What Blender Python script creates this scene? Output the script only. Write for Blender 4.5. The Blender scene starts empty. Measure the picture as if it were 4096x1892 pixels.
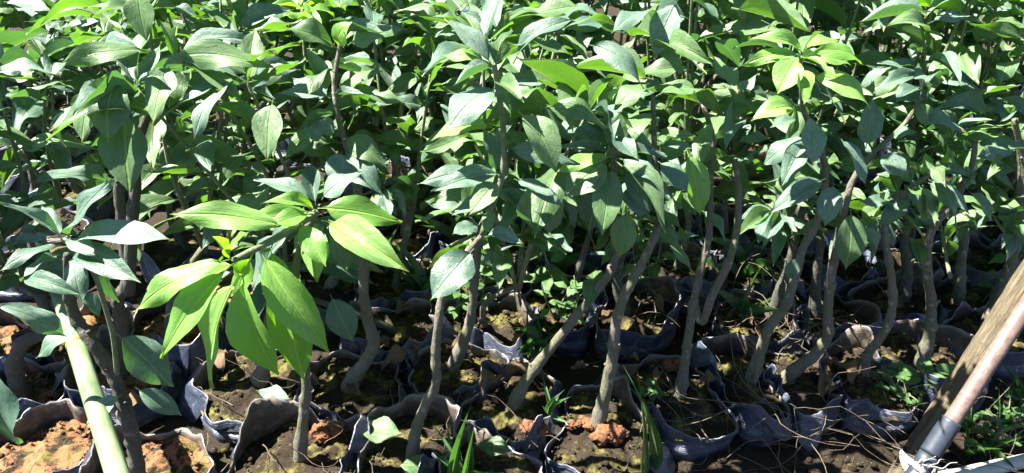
import bpy, bmesh, math, random
from mathutils import Vector, Matrix, noise
R = math.radians
random.seed(7)
scene = bpy.context.scene
COL = scene.collection

# ------------------------------------------------------------------ camera
CAM = Vector((0, 0, 1.01)); PITCH = R(30); FPX = 3037.0      # focal length in photo pixels
cam_d = bpy.data.cameras.new("camera"); cam = bpy.data.objects.new("camera", cam_d); COL.objects.link(cam)
cam.location = CAM; cam.rotation_euler = (R(90) - PITCH, 0, 0)
cam_d.sensor_width = 36; cam_d.lens = 36 * FPX / 4096; cam_d.clip_start = 0.02; cam_d.clip_end = 500
scene.camera = cam
# ------------------------------------------------------------------ light
SUN_DIR = Vector((-0.50, 0.06, 0.86)).normalized()              # towards the sun
w = bpy.data.worlds.new("World"); scene.world = w; w.use_nodes = True
nt = w.node_tree; bg = nt.nodes["Background"]
sky = nt.nodes.new("ShaderNodeTexSky"); sky.sky_type = 'NISHITA'; sky.sun_disc = False
sky.sun_elevation = math.asin(SUN_DIR.z); sky.sun_rotation = math.atan2(SUN_DIR.x, SUN_DIR.y)
sky.air_density = .55; sky.dust_density = .2; sky.ozone_density = 1.0
nt.links.new(sky.outputs[0], bg.inputs[0]); bg.inputs[1].default_value = 0.05
sd = bpy.data.lights.new("sun", 'SUN'); sd.energy = 5.0; sd.angle = R(0.53); sd.color = (1, .96, .86)
sun = bpy.data.objects.new("sun", sd); COL.objects.link(sun)
sun.rotation_euler = SUN_DIR.to_track_quat('Z', 'Y').to_euler(); sun.location = (0, 0, 6)
vs = scene.view_settings; vs.view_transform = 'Standard'; vs.look = 'None'; vs.gamma = 1; vs.use_curve_mapping = False
vs.exposure = 2.7

# ------------------------------------------------------------------ measuring from the picture (photo pixels -> world)
def ray(p):
    x = (p[0] - 2048) / FPX; y = (p[1] - 946) / FPX
    c, s = math.cos(PITCH), math.sin(PITCH)
    return Vector((x, c - y * s, -(s + y * c)))
def on_z(p, z): d = ray(p); return CAM + d * ((z - CAM.z) / d.z)
def on_y(p, y): d = ray(p); return CAM + d * (y / d.y)
def depth(v): d = v - CAM; return d.y * math.cos(PITCH) - d.z * math.sin(PITCH)
def F(x, y): return (x * 1.59, y * 1.59)
def T(t, x, y): return ((t - 1) % 4 * 1024 + x / 1.2578, (946 if t > 4 else 0) + y / 1.2578)
def Z(x, y): return (500 + x / 1.2525, 650 + y / 1.2525)
SOIL = 0.17; GROUND = 0.13

# ------------------------------------------------------------------ materials
def mat(name):
    m = bpy.data.materials.new(name); m.use_nodes = True
    t = m.node_tree; t.nodes.clear()
    o = t.nodes.new("ShaderNodeOutputMaterial"); b = t.nodes.new("ShaderNodeBsdfPrincipled")
    t.links.new(b.outputs[0], o.inputs[0])
    return m, t, b, o
def N(t, kind, **kw):
    n = t.nodes.new(kind)
    for k, v in kw.items():
        if k.startswith('i_'): n.inputs[int(k[2:]) if k[2:].isdigit() else k[2:].replace('_', ' ')].default_value = v
        else: setattr(n, k, v)
    return n
def noise_n(t, vec, scale, detail=4, rough=.6, dist=0):
    n = N(t, "ShaderNodeTexNoise"); n.inputs['Scale'].default_value = scale; n.inputs['Detail'].default_value = detail
    n.inputs['Roughness'].default_value = rough; n.inputs['Distortion'].default_value = dist
    if vec: t.links.new(vec, n.inputs['Vector'])
    return n.outputs[0]
def ramp(t, fac, stops, interp='LINEAR'):
    n = N(t, "ShaderNodeValToRGB"); n.color_ramp.interpolation = interp
    e = n.color_ramp.elements
    while len(e) < len(stops): e.new(.5)
    for i, (p, c) in enumerate(stops):
        e[i].position = p; e[i].color = (c[0], c[1], c[2], 1) if hasattr(c, '__len__') else (c, c, c, 1)
    t.links.new(fac, n.inputs[0]); return n.outputs[0]
def mixc(t, fac, a, b, mode='MIX'):
    n = N(t, "ShaderNodeMix", data_type='RGBA', blend_type=mode)
    for v, s in ((fac, n.inputs[0]), (a, n.inputs[6]), (b, n.inputs[7])):
        if hasattr(v, 'is_output') or isinstance(v, bpy.types.NodeSocket): t.links.new(v, s)
        elif isinstance(v, (int, float)): s.default_value = v
        else: s.default_value = (v[0], v[1], v[2], 1)
    return n.outputs[2]
def math_n(t, op, a, b=None, c=None):
    n = N(t, "ShaderNodeMath", operation=op)
    for i, v in enumerate((a, b, c)):
        if v is None: continue
        if isinstance(v, bpy.types.NodeSocket): t.links.new(v, n.inputs[i])
        else: n.inputs[i].default_value = v
    return n.outputs[0]
def bump(t, b, h, strength=.5, dist=.002):
    n = N(t, "ShaderNodeBump"); n.inputs['Strength'].default_value = strength; n.inputs['Distance'].default_value = dist
    t.links.new(h, n.inputs['Height']); t.links.new(n.outputs[0], b.inputs['Normal']); return n.outputs[0]
def coords(t, which='Object', scale=None):
    c = N(t, "ShaderNodeTexCoord").outputs[which]
    if scale:
        mp = N(t, "ShaderNodeMapping"); mp.inputs['Scale'].default_value = scale
        t.links.new(c, mp.inputs[0]); return mp.outputs[0]
    return c

def leaf_mat(name, dark, light, dust, dust_amt, trans_col, trans, rough=.42):
    m, t, b, o = mat(name)
    uv = N(t, "ShaderNodeTexCoord").outputs['UV']
    sep = N(t, "ShaderNodeSeparateXYZ"); t.links.new(uv, sep.inputs[0])
    u, v = sep.outputs[0], sep.outputs[1]
    av = math_n(t, 'ABSOLUTE', math_n(t, 'SUBTRACT', v, .5))
    oi = N(t, "ShaderNodeObjectInfo")
    off = N(t, "ShaderNodeVectorMath", operation='ADD'); t.links.new(uv, off.inputs[0])
    sc = N(t, "ShaderNodeVectorMath", operation='SCALE'); t.links.new(oi.outputs['Location'], sc.inputs[0]); sc.inputs['Scale'].default_value = 37
    t.links.new(sc.outputs[0], off.inputs[1]); vec = off.outputs[0]
    n1 = noise_n(t, vec, 3.2, 4, .6); n2 = noise_n(t, vec, 26, 5, .7); n3 = noise_n(t, vec, 9, 4, .7, .6)
    base = mixc(t, oi.outputs['Random'], dark, light)
    base = mixc(t, math_n(t, 'MULTIPLY', n1, .55), base, light)
    # powdery water-stain film on the upper face
    d = ramp(t, math_n(t, 'MULTIPLY_ADD', noise_n(t, vec, 55, 3, .7), .35, math_n(t, 'MULTIPLY', n3, .8)), [(.44, 0), (.66, 1)])
    d2 = math_n(t, 'MULTIPLY', d, math_n(t, 'MULTIPLY_ADD', n2, .9, .25))
    rnd = math_n(t, 'FRACT', math_n(t, 'MULTIPLY', oi.outputs['Random'], 7.31))
    d3 = math_n(t, 'MULTIPLY', math_n(t, 'MULTIPLY_ADD', rnd, 1.0, .35), math_n(t, 'MULTIPLY_ADD', d2, .7, .22))
    film = math_n(t, 'MULTIPLY', d3, dust_amt)
    base = mixc(t, film, base, dust)
    # side veins and midrib
    vein = math_n(t, 'ABSOLUTE', math_n(t, 'SINE', math_n(t, 'MULTIPLY', math_n(t, 'SUBTRACT', u, math_n(t, 'MULTIPLY', av, .42)), 31)))
    veinm = math_n(t, 'MULTIPLY', ramp(t, vein, [(.0, 1), (.18, 0)]), .07)
    base = mixc(t, veinm, base, light)
    rib = ramp(t, av, [(.012, 1), (.035, 0)])
    base = mixc(t, math_n(t, 'MULTIPLY', rib, .7), base, (light[0] * 1.9 + .05, light[1] * 1.6 + .05, light[2] * 1.4 + .03))
    # brown nicks
    spot = ramp(t, noise_n(t, vec, 17, 3, .6), [(.73, 0), (.77, 1)])
    base = mixc(t, math_n(t, 'MULTIPLY', spot, .55), base, (.16, .11, .035))
    tipb = math_n(t, 'MULTIPLY', ramp(t, math_n(t, 'MULTIPLY_ADD', n3, .12, u), [(.985, 0), (1.0, 1)]), math_n(t, 'GREATER_THAN', rnd, .6))
    base = mixc(t, math_n(t, 'MULTIPLY', tipb, .8), base, (.14, .085, .03))
    t.links.new(base, b.inputs['Base Color'])
    t.links.new(math_n(t, 'MULTIPLY_ADD', film, .25, rough - .02), b.inputs['Roughness'])
    b.inputs['Specular IOR Level'].default_value = .45
    h = math_n(t, 'ADD', math_n(t, 'MULTIPLY', ramp(t, vein, [(0, 0), (.4, 1)]), .07), math_n(t, 'ADD', math_n(t, 'MULTIPLY', n3, .9), math_n(t, 'MULTIPLY', rib, -.8)))
    nb = bump(t, b, h, .6, .002)
    tr = N(t, "ShaderNodeBsdfTranslucent"); t.links.new(nb, tr.inputs['Normal'])
    tc = mixc(t, math_n(t, 'MULTIPLY', n1, .6), trans_col, (trans_col[0] * .6, trans_col[1] * .75, trans_col[2] * .5))
    t.links.new(mixc(t, math_n(t, 'MULTIPLY', rib, .4), tc, (.4, .5, .15)), tr.inputs['Color'])
    mx = N(t, "ShaderNodeMixShader"); mx.inputs[0].default_value = trans
    t.links.new(b.outputs[0], mx.inputs[1]); t.links.new(tr.outputs[0], mx.inputs[2]); t.links.new(mx.outputs[0], o.inputs[0])
    return m
M = {}
M['mature'] = leaf_mat('leaf_mature', (.015, .047, .015), (.056, .120, .034), (.25, .34, .19), .50, (.16, .37, .022), .28, .42)
M['dusty'] = leaf_mat('leaf_dusty', (.013, .042, .030), (.045, .098, .062), (.25, .34, .27), .62, (.11, .29, .038), .22, .44)
M['young'] = leaf_mat('leaf_young', (.075, .20, .022), (.13, .28, .040), (.36, .48, .24), .45, (.28, .58, .012), .40, .36)
M['weed'] = leaf_mat('leaf_weed', (.03, .085, .02), (.06, .14, .03), (.15, .24, .12), .25, (.13, .30, .025), .32, .45)

def bark_mat(name, c1, c2, c3, sc=1):
    m, t, b, o = mat(name); co = coords(t, 'Object', (1, 1, .28)); co2 = coords(t)
    a = noise_n(t, co, 260 * sc, 5, .7); l = noise_n(t, co2, 38 * sc, 4, .65)
    col = mixc(t, a, c1, c2); col = mixc(t, ramp(t, l, [(.44, 0), (.56, 1)]), col, c3)
    pale = ramp(t, noise_n(t, co2, 60 * sc, 3, .6), [(.60, 0), (.68, 1)]); col = mixc(t, math_n(t, 'MULTIPLY', pale, .8), col, (c2[0] * 1.5, c2[1] * 1.5, c2[2] * 1.5))
    lich = ramp(t, noise_n(t, co2, 170 * sc, 3, .6), [(.62, 0), (.70, 1)])
    col = mixc(t, math_n(t, 'MULTIPLY', lich, .3), col, (.34, .33, .27))
    t.links.new(col, b.inputs['Base Color']); b.inputs['Roughness'].default_value = .85
    bump(t, b, math_n(t, 'ADD', a, l), 1, .004); return m
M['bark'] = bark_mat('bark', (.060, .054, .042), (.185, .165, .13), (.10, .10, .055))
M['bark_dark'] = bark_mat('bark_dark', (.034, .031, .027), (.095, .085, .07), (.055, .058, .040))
M['green_stem'] = bark_mat('green_stem', (.085, .13, .055), (.14, .19, .085), (.17, .17, .10))
M['twig'] = bark_mat('dry_root', (.07, .05, .033), (.17, .13, .09), (.10, .072, .05))

def soil_mat(name, clay_lo, moss_lo):
    m, t, b, o = mat(name)
    g = N(t, "ShaderNodeNewGeometry").outputs['Position']
    n1 = noise_n(t, g, 420, 6, .75); n2 = noise_n(t, g, 24, 5, .68, .4); n3 = noise_n(t, g, 33, 5, .7, .3); n4 = noise_n(t, g, 110, 4, .7)
    col = ramp(t, n1, [(.25, (.006, .0045, .003)), (.5, (.020, .014, .009)), (.72, (.055, .037, .022)), (.85, (.14, .10, .065))])
    moss = mixc(t, n4, (.030, .034, .008), (.17, .145, .040))
    mf = math_n(t, 'MULTIPLY', ramp(t, n2, [(moss_lo, 0), (moss_lo + .10, 1)]), ramp(t, n4, [(.34, .15), (.55, 1)]))
    col = mixc(t, mf, col, moss)
    clay = mixc(t, n1, (.10, .040, .017), (.33, .165, .08))
    col = mixc(t, math_n(t, 'MULTIPLY', ramp(t, n3, [(clay_lo, 0), (clay_lo + .09, 1)]), .92), col, clay)
    col = mixc(t, ramp(t, noise_n(t, g, 230, 2, .5), [(.73, 0), (.77, 1)]), col, (.24, .24, .20))
    t.links.new(col, b.inputs['Base Color']); b.inputs['Roughness'].default_value = .95; b.inputs['Specular IOR Level'].default_value = .2
    bump(t, b, math_n(t, 'ADD', math_n(t, 'MULTIPLY', n1, .6), n4), .8, .004); return m
M['soil'] = soil_mat('mossy_soil', .64, .50)
M['soil_clay'] = soil_mat('clay_soil', .45, .50)
M['earth'] = soil_mat('bare_earth', .66, .60)
m, t, b, o = mat('clay_lump'); g = coords(t); n1 = noise_n(t, g, 180, 5, .7)
t.links.new(ramp(t, n1, [(.3, (.06, .022, .010)), (.55, (.17, .068, .028)), (.75, (.28, .14, .06))]), b.inputs['Base Color']); b.inputs['Roughness'].default_value = .95
bump(t, b, n1, 1, .004); M['clay'] = m

def film_mat(name, c_dark, c_mid, c_pale, lo, rough):
    m, t, b, o = mat(name)
    uvm = coords(t, 'UV', (4, 420, 1)); oi = N(t, "ShaderNodeObjectInfo")
    n1 = noise_n(t, uvm, 1.0, 5, .65, .3); g = coords(t); n2 = noise_n(t, g, 42, 4, .65); n3 = noise_n(t, g, 300, 3, .6)
    col = mixc(t, n1, c_dark, c_mid)
    sepuv = N(t, 'ShaderNodeSeparateXYZ'); t.links.new(coords(t, 'UV'), sepuv.inputs[0])
    f = ramp(t, math_n(t, 'ADD', math_n(t, 'MULTIPLY', n2, .75), math_n(t, 'MULTIPLY', n1, .35)), [(lo, 0), (lo + .16, 1)])
    col = mixc(t, math_n(t, 'MULTIPLY', f, math_n(t, 'MULTIPLY_ADD', n3, .7, .35)), col, c_pale)
    edge = ramp(t, math_n(t, 'ADD', sepuv.outputs[1], math_n(t, 'MULTIPLY', n2, .010)), [(.006, 1), (.0105, 0)])
    col = mixc(t, math_n(t, 'MULTIPLY', edge, .75), col, (c_pale[0] * 1.3, c_pale[1] * 1.3, c_pale[2] * 1.3))
    t.links.new(col, b.inputs['Base Color']); b.inputs['Roughness'].default_value = rough
    b.inputs['Specular IOR Level'].default_value = .55
    bump(t, b, math_n(t, 'ADD', n1, math_n(t, 'MULTIPLY', n2, .6)), .7, .003); return m
M['film_out'] = film_mat('weathered_film', (.006, .008, .015), (.042, .052, .085), (.19, .20, .25), .59, .36)
M['film_in'] = film_mat('film_lining', (.030, .022, .017), (.088, .066, .052), (.20, .16, .13), .53, .6)

def plain(name, c1, c2, sc, rough, bmp=.3, stretch=(1, 1, 1), spec=.4):
    m, t, b, o = mat(name); co = coords(t, 'Object', stretch)
    a = noise_n(t, co, sc, 5, .65)
    t.links.new(ramp(t, a, [(.3, c1), (.7, c2)]), b.inputs['Base Color']); b.inputs['Roughness'].default_value = rough
    b.inputs['Specular IOR Level'].default_value = spec
    bump(t, b, a, bmp, .002); return m
M['pvc'] = plain('pale_pvc', (.05, .09, .035), (.23, .29, .17), 30, .45, .3, (1, 1, .35))
M['pvc_rim'] = plain('pvc_rim', (.20, .22, .05), (.28, .29, .08), 30, .4, .1)
M['pvc_white'] = plain('white_pipe', (.26, .26, .22), (.42, .41, .36), 40, .45, .2)
M['grey_pvc'] = plain('grey_coupling', (.018, .023, .034), (.032, .039, .055), 90, .45, .2)
M['string'] = plain('white_strap', (.15, .15, .145), (.26, .26, .25), 120, .5, .5)
M['grass'] = leaf_mat('grass_blade', (.026, .085, .024), (.055, .14, .035), (.2, .27, .16), .3, (.12, .30, .035), .3, .4)
M['bug'] = plain('insect_shell', (.015, .013, .010), (.04, .035, .028), 400, .4, .2)
# weathered timber: long grain along local Z
m, t, b, o = mat('weathered_timber'); co = coords(t, 'Object', (1, 1, .07)); a = noise_n(t, co, 260, 6, .75, .8); l = noise_n(t, coords(t, 'Object', (1, 1, .35)), 40, 4, .6)
col = ramp(t, a, [(.34, (.020, .015, .009)), (.48, (.078, .059, .033)), (.68, (.15, .12, .074))])
col = mixc(t, ramp(t, l, [(.5, 0), (.72, .65)]), col, (.055, .04, .02))
t.links.new(col, b.inputs['Base Color']); b.inputs['Roughness'].default_value = .8; bump(t, b, math_n(t, 'ADD', a, l), 1, .004); M['timber'] = m
m, t, b, o = mat('oxide_pipe'); a = noise_n(t, coords(t), 70, 6, .75); s = noise_n(t, coords(t, 'Object', (1, 1, .2)), 330, 3, .6)
col = ramp(t, a, [(.3, (.075, .045, .037)), (.55, (.145, .098, .083)), (.72, (.26, .21, .19))])
col = mixc(t, ramp(t, s, [(.62, 0), (.7, .5)]), col, (.32, .28, .26))
t.links.new(col, b.inputs['Base Color']); b.inputs['Roughness'].default_value = .42; bump(t, b, a, .2, .001); M['oxide'] = m

# ------------------------------------------------------------------ object helpers
def mesh_obj(name, verts, faces, material, parent=None, uvs=None, smooth=True, mats=None, midx=None):
    me = bpy.data.meshes.new(name); me.from_pydata(verts, [], faces)
    if uvs:
        l = me.uv_layers.new(name='UVMap')
        for p in me.polygons:
            for li, vi in zip(p.loop_indices, p.vertices): l.data[li].uv = uvs[vi]
    for mm in (mats or [material]): me.materials.append(mm)
    if midx: me.polygons.foreach_set('material_index', midx)
    if smooth: me.polygons.foreach_set('use_smooth', [True] * len(me.polygons))
    o = bpy.data.objects.new(name, me); COL.objects.link(o)
    if parent: o.parent = parent
    return o
def tag(o, label, cat, group=None):
    o['label'] = label; o['category'] = cat
    if group: o['group'] = group
    return o
def empty(name, loc):
    e = bpy.data.objects.new(name, None); COL.objects.link(e); e.location = loc; e.empty_display_size = .02
    return e
def catmull(pts, n):
    P = [pts[0] * 2 - pts[1]] + list(pts) + [pts[-1] * 2 - pts[-2]]
    out = []
    for i in range(1, len(P) - 2):
        for k in range(n):
            s = k / n; a, b_, c, d = P[i - 1], P[i], P[i + 1], P[i + 2]
            out.append(.5 * ((2 * b_) + (c - a) * s + (2 * a - 5 * b_ + 4 * c - d) * s * s + (3 * b_ - a - 3 * c + d) * s ** 3))
    out.append(pts[-1].copy()); return out
def lerp_list(vals, n_out):
    res = []
    for i in range(n_out):
        s = i / (n_out - 1) * (len(vals) - 1); k = min(int(s), len(vals) - 2); res.append(vals[k] + (vals[k + 1] - vals[k]) * (s - k))
    return res
def tube_data(pts, radii, seg=10, rough=0., seed=0., cap=True):
    V, Fc, U = [], [], []; n = len(pts)
    tan = [(pts[min(i + 1, n - 1)] - pts[max(i - 1, 0)]).normalized() for i in range(n)]
    ref = Vector((0, 1, 0)) if abs(tan[0].y) < .9 else Vector((1, 0, 0))
    a = (ref - tan[0] * ref.dot(tan[0])).normalized(); L = 0
    for i in range(n):
        a = (a - tan[i] * a.dot(tan[i])).normalized(); b_ = tan[i].cross(a)
        if i: L += (pts[i] - pts[i - 1]).length
        for k in range(seg):
            th = 2 * math.pi * k / seg; d = a * math.cos(th) + b_ * math.sin(th); r = radii[i]
            if rough: r *= 1 + rough * (noise.noise((pts[i] + d * r) * 70 + Vector((seed, 0, 0))) + .6 * noise.noise((pts[i] + d * r) * 190))
            V.append(pts[i] + d * r); U.append((k / seg, L * 10))
    for i in range(n - 1):
        for k in range(seg):
            k2 = (k + 1) % seg; Fc.append((i * seg + k, i * seg + k2, (i + 1) * seg + k2, (i + 1) * seg + k))
    if cap:
        Fc.append(tuple(range(seg))[::-1]); Fc.append(tuple((n - 1) * seg + k for k in range(seg)))
    return V, Fc, U
def tube(name, pts, radii, material, parent=None, seg=10, rough=0., sub=5, org=None):
    if len(pts) > 2 or sub > 1: P = catmull(pts, sub)
    else: P = pts
    Rr = lerp_list(radii, len(P))
    if org is None: org = parent.location if parent else Vector()
    V, Fc, U = tube_data([p - org for p in P], Rr, seg, rough, random.random() * 50)
    o = mesh_obj(name, V, Fc, material, parent, U)
    if not parent: o.location = org
    return o

# ------------------------------------------------------------------ leaf meshes (shared): base at origin, tip at +X 1, chord on the X axis
def leaf_mesh(seed, material, nl=15, nw=3, arch=.12, fold=.18, wave=.03, serr=.02, pet=.09, twist=0., fat=.62, width=1., tipc=0., bite=None):
    rnd = random.Random(seed); V, Fc, U = [], [], []
    ph = rnd.uniform(0, 6); ks = [i / nw for i in range(-nw, nw + 1)]
    for i in range(nl + 1):
        t_ = i / nl; x = pet + (1 - pet) * t_
        w_ = (math.sin(math.pi * t_ ** fat) ** .82 if 0 < t_ < 1 else 0) * .5 * (1 - .25 * t_ ** 3)
        if t_ > .8: w_ *= 1 - .45 * ((t_ - .8) / .2)
        w_ = max(w_, .012) * width
        zc = arch * 4 * x * (1 - x) - tipc * max(0, x - .6) ** 2 * (1 - x) * 8
        sway = .018 * math.sin(ph + 4 * x)
        tw = twist * (t_ - .5)
        for k in ks:
            ser = 1 + (serr * .45 * (1 if i % 2 else -1) if abs(k) == 1 else 0)
            y = k * w_ * ser
            if bite and k * bite[0] > 0: y *= 1 - bite[2] * abs(k) * math.exp(-((t_ - bite[1]) / .055) ** 2)
            z = fold * abs(y) * (1 - .5 * t_) - .32 * abs(k) ** 2 * w_ * .35 + wave * (abs(k) ** 2) * math.sin(ph + t_ * 11 + (2 if k > 0 else 0))
            y2 = y * math.cos(tw) - z * math.sin(tw); z2 = y * math.sin(tw) + z * math.cos(tw)
            V.append((x, y2 + sway, zc + z2)); U.append((x, .5 + k * w_))
    m_ = len(ks)
    for i in range(nl):
        for k in range(m_ - 1):
            Fc.append((i * m_ + k, (i + 1) * m_ + k, (i + 1) * m_ + k + 1, i * m_ + k + 1))
    # petiole
    pr = .013; n0 = len(V)
    for j, xx in enumerate((0, pet * .5, pet * 1.15)):
        for k in range(5):
            th = k * 2 * math.pi / 5
            V.append((xx, pr * math.cos(th) + .018 * math.sin(ph + 4 * xx), arch * 4 * xx * (1 - xx) + pr * math.sin(th) - .004)); U.append((xx, .5))
    for j in range(2):
        for k in range(5):
            Fc.append((n0 + j * 5 + k, n0 + j * 5 + (k + 1) % 5, n0 + (j + 1) * 5 + (k + 1) % 5, n0 + (j + 1) * 5 + k))
    me = bpy.data.meshes.new('leaf'); me.from_pydata(V, [], Fc)
    l = me.uv_layers.new(name='UVMap')
    for p in me.polygons:
        for li, vi in zip(p.loop_indices, p.vertices): l.data[li].uv = U[vi]
    me.materials.append(M[material]); me.polygons.foreach_set('use_smooth', [True] * len(me.polygons))
    return me
LEAVES = {}
for kind in ('mature', 'dusty', 'young'):
    LEAVES[kind] = [leaf_mesh(i * 3 + len(kind), kind, arch=a, fold=f, wave=wv, serr=s, twist=tw, fat=ft, tipc=tc, bite=bt)
        for i, (a, f, wv, s, tw, ft, tc, bt) in enumerate([(.07, .30, .020, .03, .1, .86, .1, None), (.13, .15, .034, .035, -.4, .80, .15, None), (.17, .38, .022, .03, .3, .88, .1, None),
            (.05, .24, .040, .04, .4, .84, .15, None), (.10, .55, .016, .03, -.2, .78, .0, None), (.20, .14, .030, .035, -.6, .90, .2, None), (.02, .75, .012, .03, .2, .84, .1, None), (.14, .25, .055, .045, .8, .82, .3, None),
            (.09, .35, .03, .04, .3, .84, .1, (1, .62, .45)), (.15, .2, .05, .04, -.5, .86, .2, (-1, .4, .6)), (.24, .6, .02, .03, .9, .88, .2, None), (-.05, .4, .03, .03, -.3, .84, .1, (1, .85, .6))])]
WEEDL = [leaf_mesh(60 + i, 'weed', nl=8, nw=2, arch=.1, fold=.2, wave=.03, fat=.85) for i in range(3)]
def frame(o, base, tip, width, roll=0., hint=Vector((0, -.35, 1))):
    x = tip - base; L = x.length; x = x / L
    n = hint - x * hint.dot(x)
    if n.length < 1e-3: n = Vector((0, -1, 0)) - x * -x.y
    n.normalize(); n = Matrix.Rotation(roll, 3, x) @ n; y = n.cross(x)
    W = width * 1.04
    return Matrix(((x.x * L, y.x * W, n.x * L, base.x), (x.y * L, y.y * W, n.y * L, base.y), (x.z * L, y.z * W, n.z * L, base.z), (0, 0, 0, 1)))
def add_leaf(parent, base, tip, width, kind, roll=0., var=None, hint=Vector((0, -.35, 1)), meshes=None):
    ms = meshes or LEAVES[kind]
    me = ms[var if var is not None else random.randrange(len(ms))]
    o = bpy.data.objects.new('leaf', me); COL.objects.link(o); o.parent = parent
    o.matrix_local = Matrix.Translation(-parent.location) @ frame(o, base, tip, width, roll, hint)
    return o

# ------------------------------------------------------------------ seedlings
PLANTS = []      # (base xy)
def seedling(label, base_px, trunk_px, r=.0095, kind='bark', group=None, r_top=.62):
    """trunk through measured points; each point (photo px, y offset from the base)"""
    b0 = on_z(base_px, SOIL + .006); e = empty('citrus_seedling', b0)
    tag(e, label, 'seedling', group)
    pts = [b0 - Vector((0, 0, .03)), b0] + [on_y(p, b0.y + dy) for p, dy in trunk_px]
    P = catmull(pts, 9); rl = lerp_list([r * 1.5, r * 1.12] + lerp_list([r * .82, r * r_top * .75], len(trunk_px)), len(P))
    rs = random.Random(len(PLANTS)); nxt = rs.randint(9, 14)
    for k in range(9, len(P) - 3):
        if k == nxt:
            b_ = rs.uniform(.10, .26); rl[k] *= 1 + b_; rl[k - 1] *= 1 + b_ * .5; rl[k + 1] *= 1 + b_ * .4; nxt += rs.randint(4, 13)
            if rs.random() < .6:
                a = rs.uniform(0, 6.28); o_ = Vector((math.cos(a), math.sin(a), .7)).normalized()
                V, Fc, U = tube_data([P[k] - b0, P[k] - b0 + o_ * (rl[k] + rs.uniform(.001, .006))], [.0032, .0020], 6, .2)
                mesh_obj('twig_stub', V, Fc, M[kind], e, U)
    V, Fc, U = tube_data([p - b0 for p in P], rl, 12, .2, random.random() * 50)
    mesh_obj('trunk', V, Fc, M[kind], e, U)
    hi_ = [p for p in pts if p.z > SOIL + .17]
    if len(hi_) >= 3 and len(PLANTS) >= 9:
        foliage(e, [p + Vector((0, .05, 0)) for p in hi_], 7, 'mature', .08, 0, seed=900 + len(PLANTS), droop=.15, density_tip=0)
    PLANTS.append(b0); return e, b0, pts
def shoot(e, pts, r0=.0045, r1=.002, kind='green_stem'):
    tube('branch', pts, [r0, r1], M[kind], e, 7, .08, 4)
def hero_leaves(e, Y, rows, kind):
    """rows: base px, tip px, apparent width px (photo px), base y offset, tip y offset, [roll deg, variant, kind]"""
    for row in rows:
        bp, tp, wpx, dy0, dy1 = row[:5]
        roll = R(row[5]) if len(row) > 5 else random.uniform(-.25, .25)
        var = row[6] if len(row) > 6 else None
        k = row[7] if len(row) > 7 else kind
        b_ = on_y(bp, Y + dy0); tp_ = on_y(tp, Y + dy1)
        dx = (tp_ - b_).x / (tp_ - b_).length
        if abs(dx) > .35: roll *= math.copysign(1, dx)          # positive roll turns the face towards the path
        add_leaf(e, b_, tp_, max(wpx / FPX * depth((b_ + tp_) / 2) * 1.0, .27 * (tp_ - b_).length), k, roll, var)
def foliage(e, pts, n, kind, Lm=.095, start=0., spread=1., seed=0, young_tip=False, droop=0., density_tip=8):
    """leaves spiralling up a shoot polyline"""
    rnd = random.Random(seed); P = catmull(pts, 6); ang = rnd.uniform(0, 6.28); up = Vector((0, 0, 1))
    for i in range(n + density_tip):
        s = min(start + (1 - start) * ((i + .5) / n) ** .8, 1.); k = min(int(s * (len(P) - 1)), len(P) - 2)
        p = P[k].lerp(P[k + 1], s * (len(P) - 1) - k) if s < 1 else P[-1]
        tn = (P[k + 1] - P[k]).normalized(); ang += 2.4 + rnd.uniform(-.4, .4)
        a = tn.orthogonal().normalized(); out = (Matrix.Rotation(ang, 3, tn) @ a)
        tipf = max(0, (s - .8) / .2)
        d = (out * spread + tn * (.15 + .5 * tipf * rnd.random()) + up * (rnd.uniform(-.60, .20) - droop)).normalized()
        L = Lm * rnd.uniform(.58, 1.22) * (1 - .35 * tipf * rnd.random())
        kd = kind
        if young_tip and tipf > .3: kd = 'young'
        elif rnd.random() < .3: kd = 'dusty' if kind == 'mature' else 'mature'
        add_leaf(e, p, p + d * L, L * rnd.uniform(.25, .34), kd, rnd.gauss(0, .3), rnd.randrange(12), hint=up + out * .35 + Vector((rnd.uniform(-.3, .3), rnd.uniform(-.3, .3), 0)))

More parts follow.
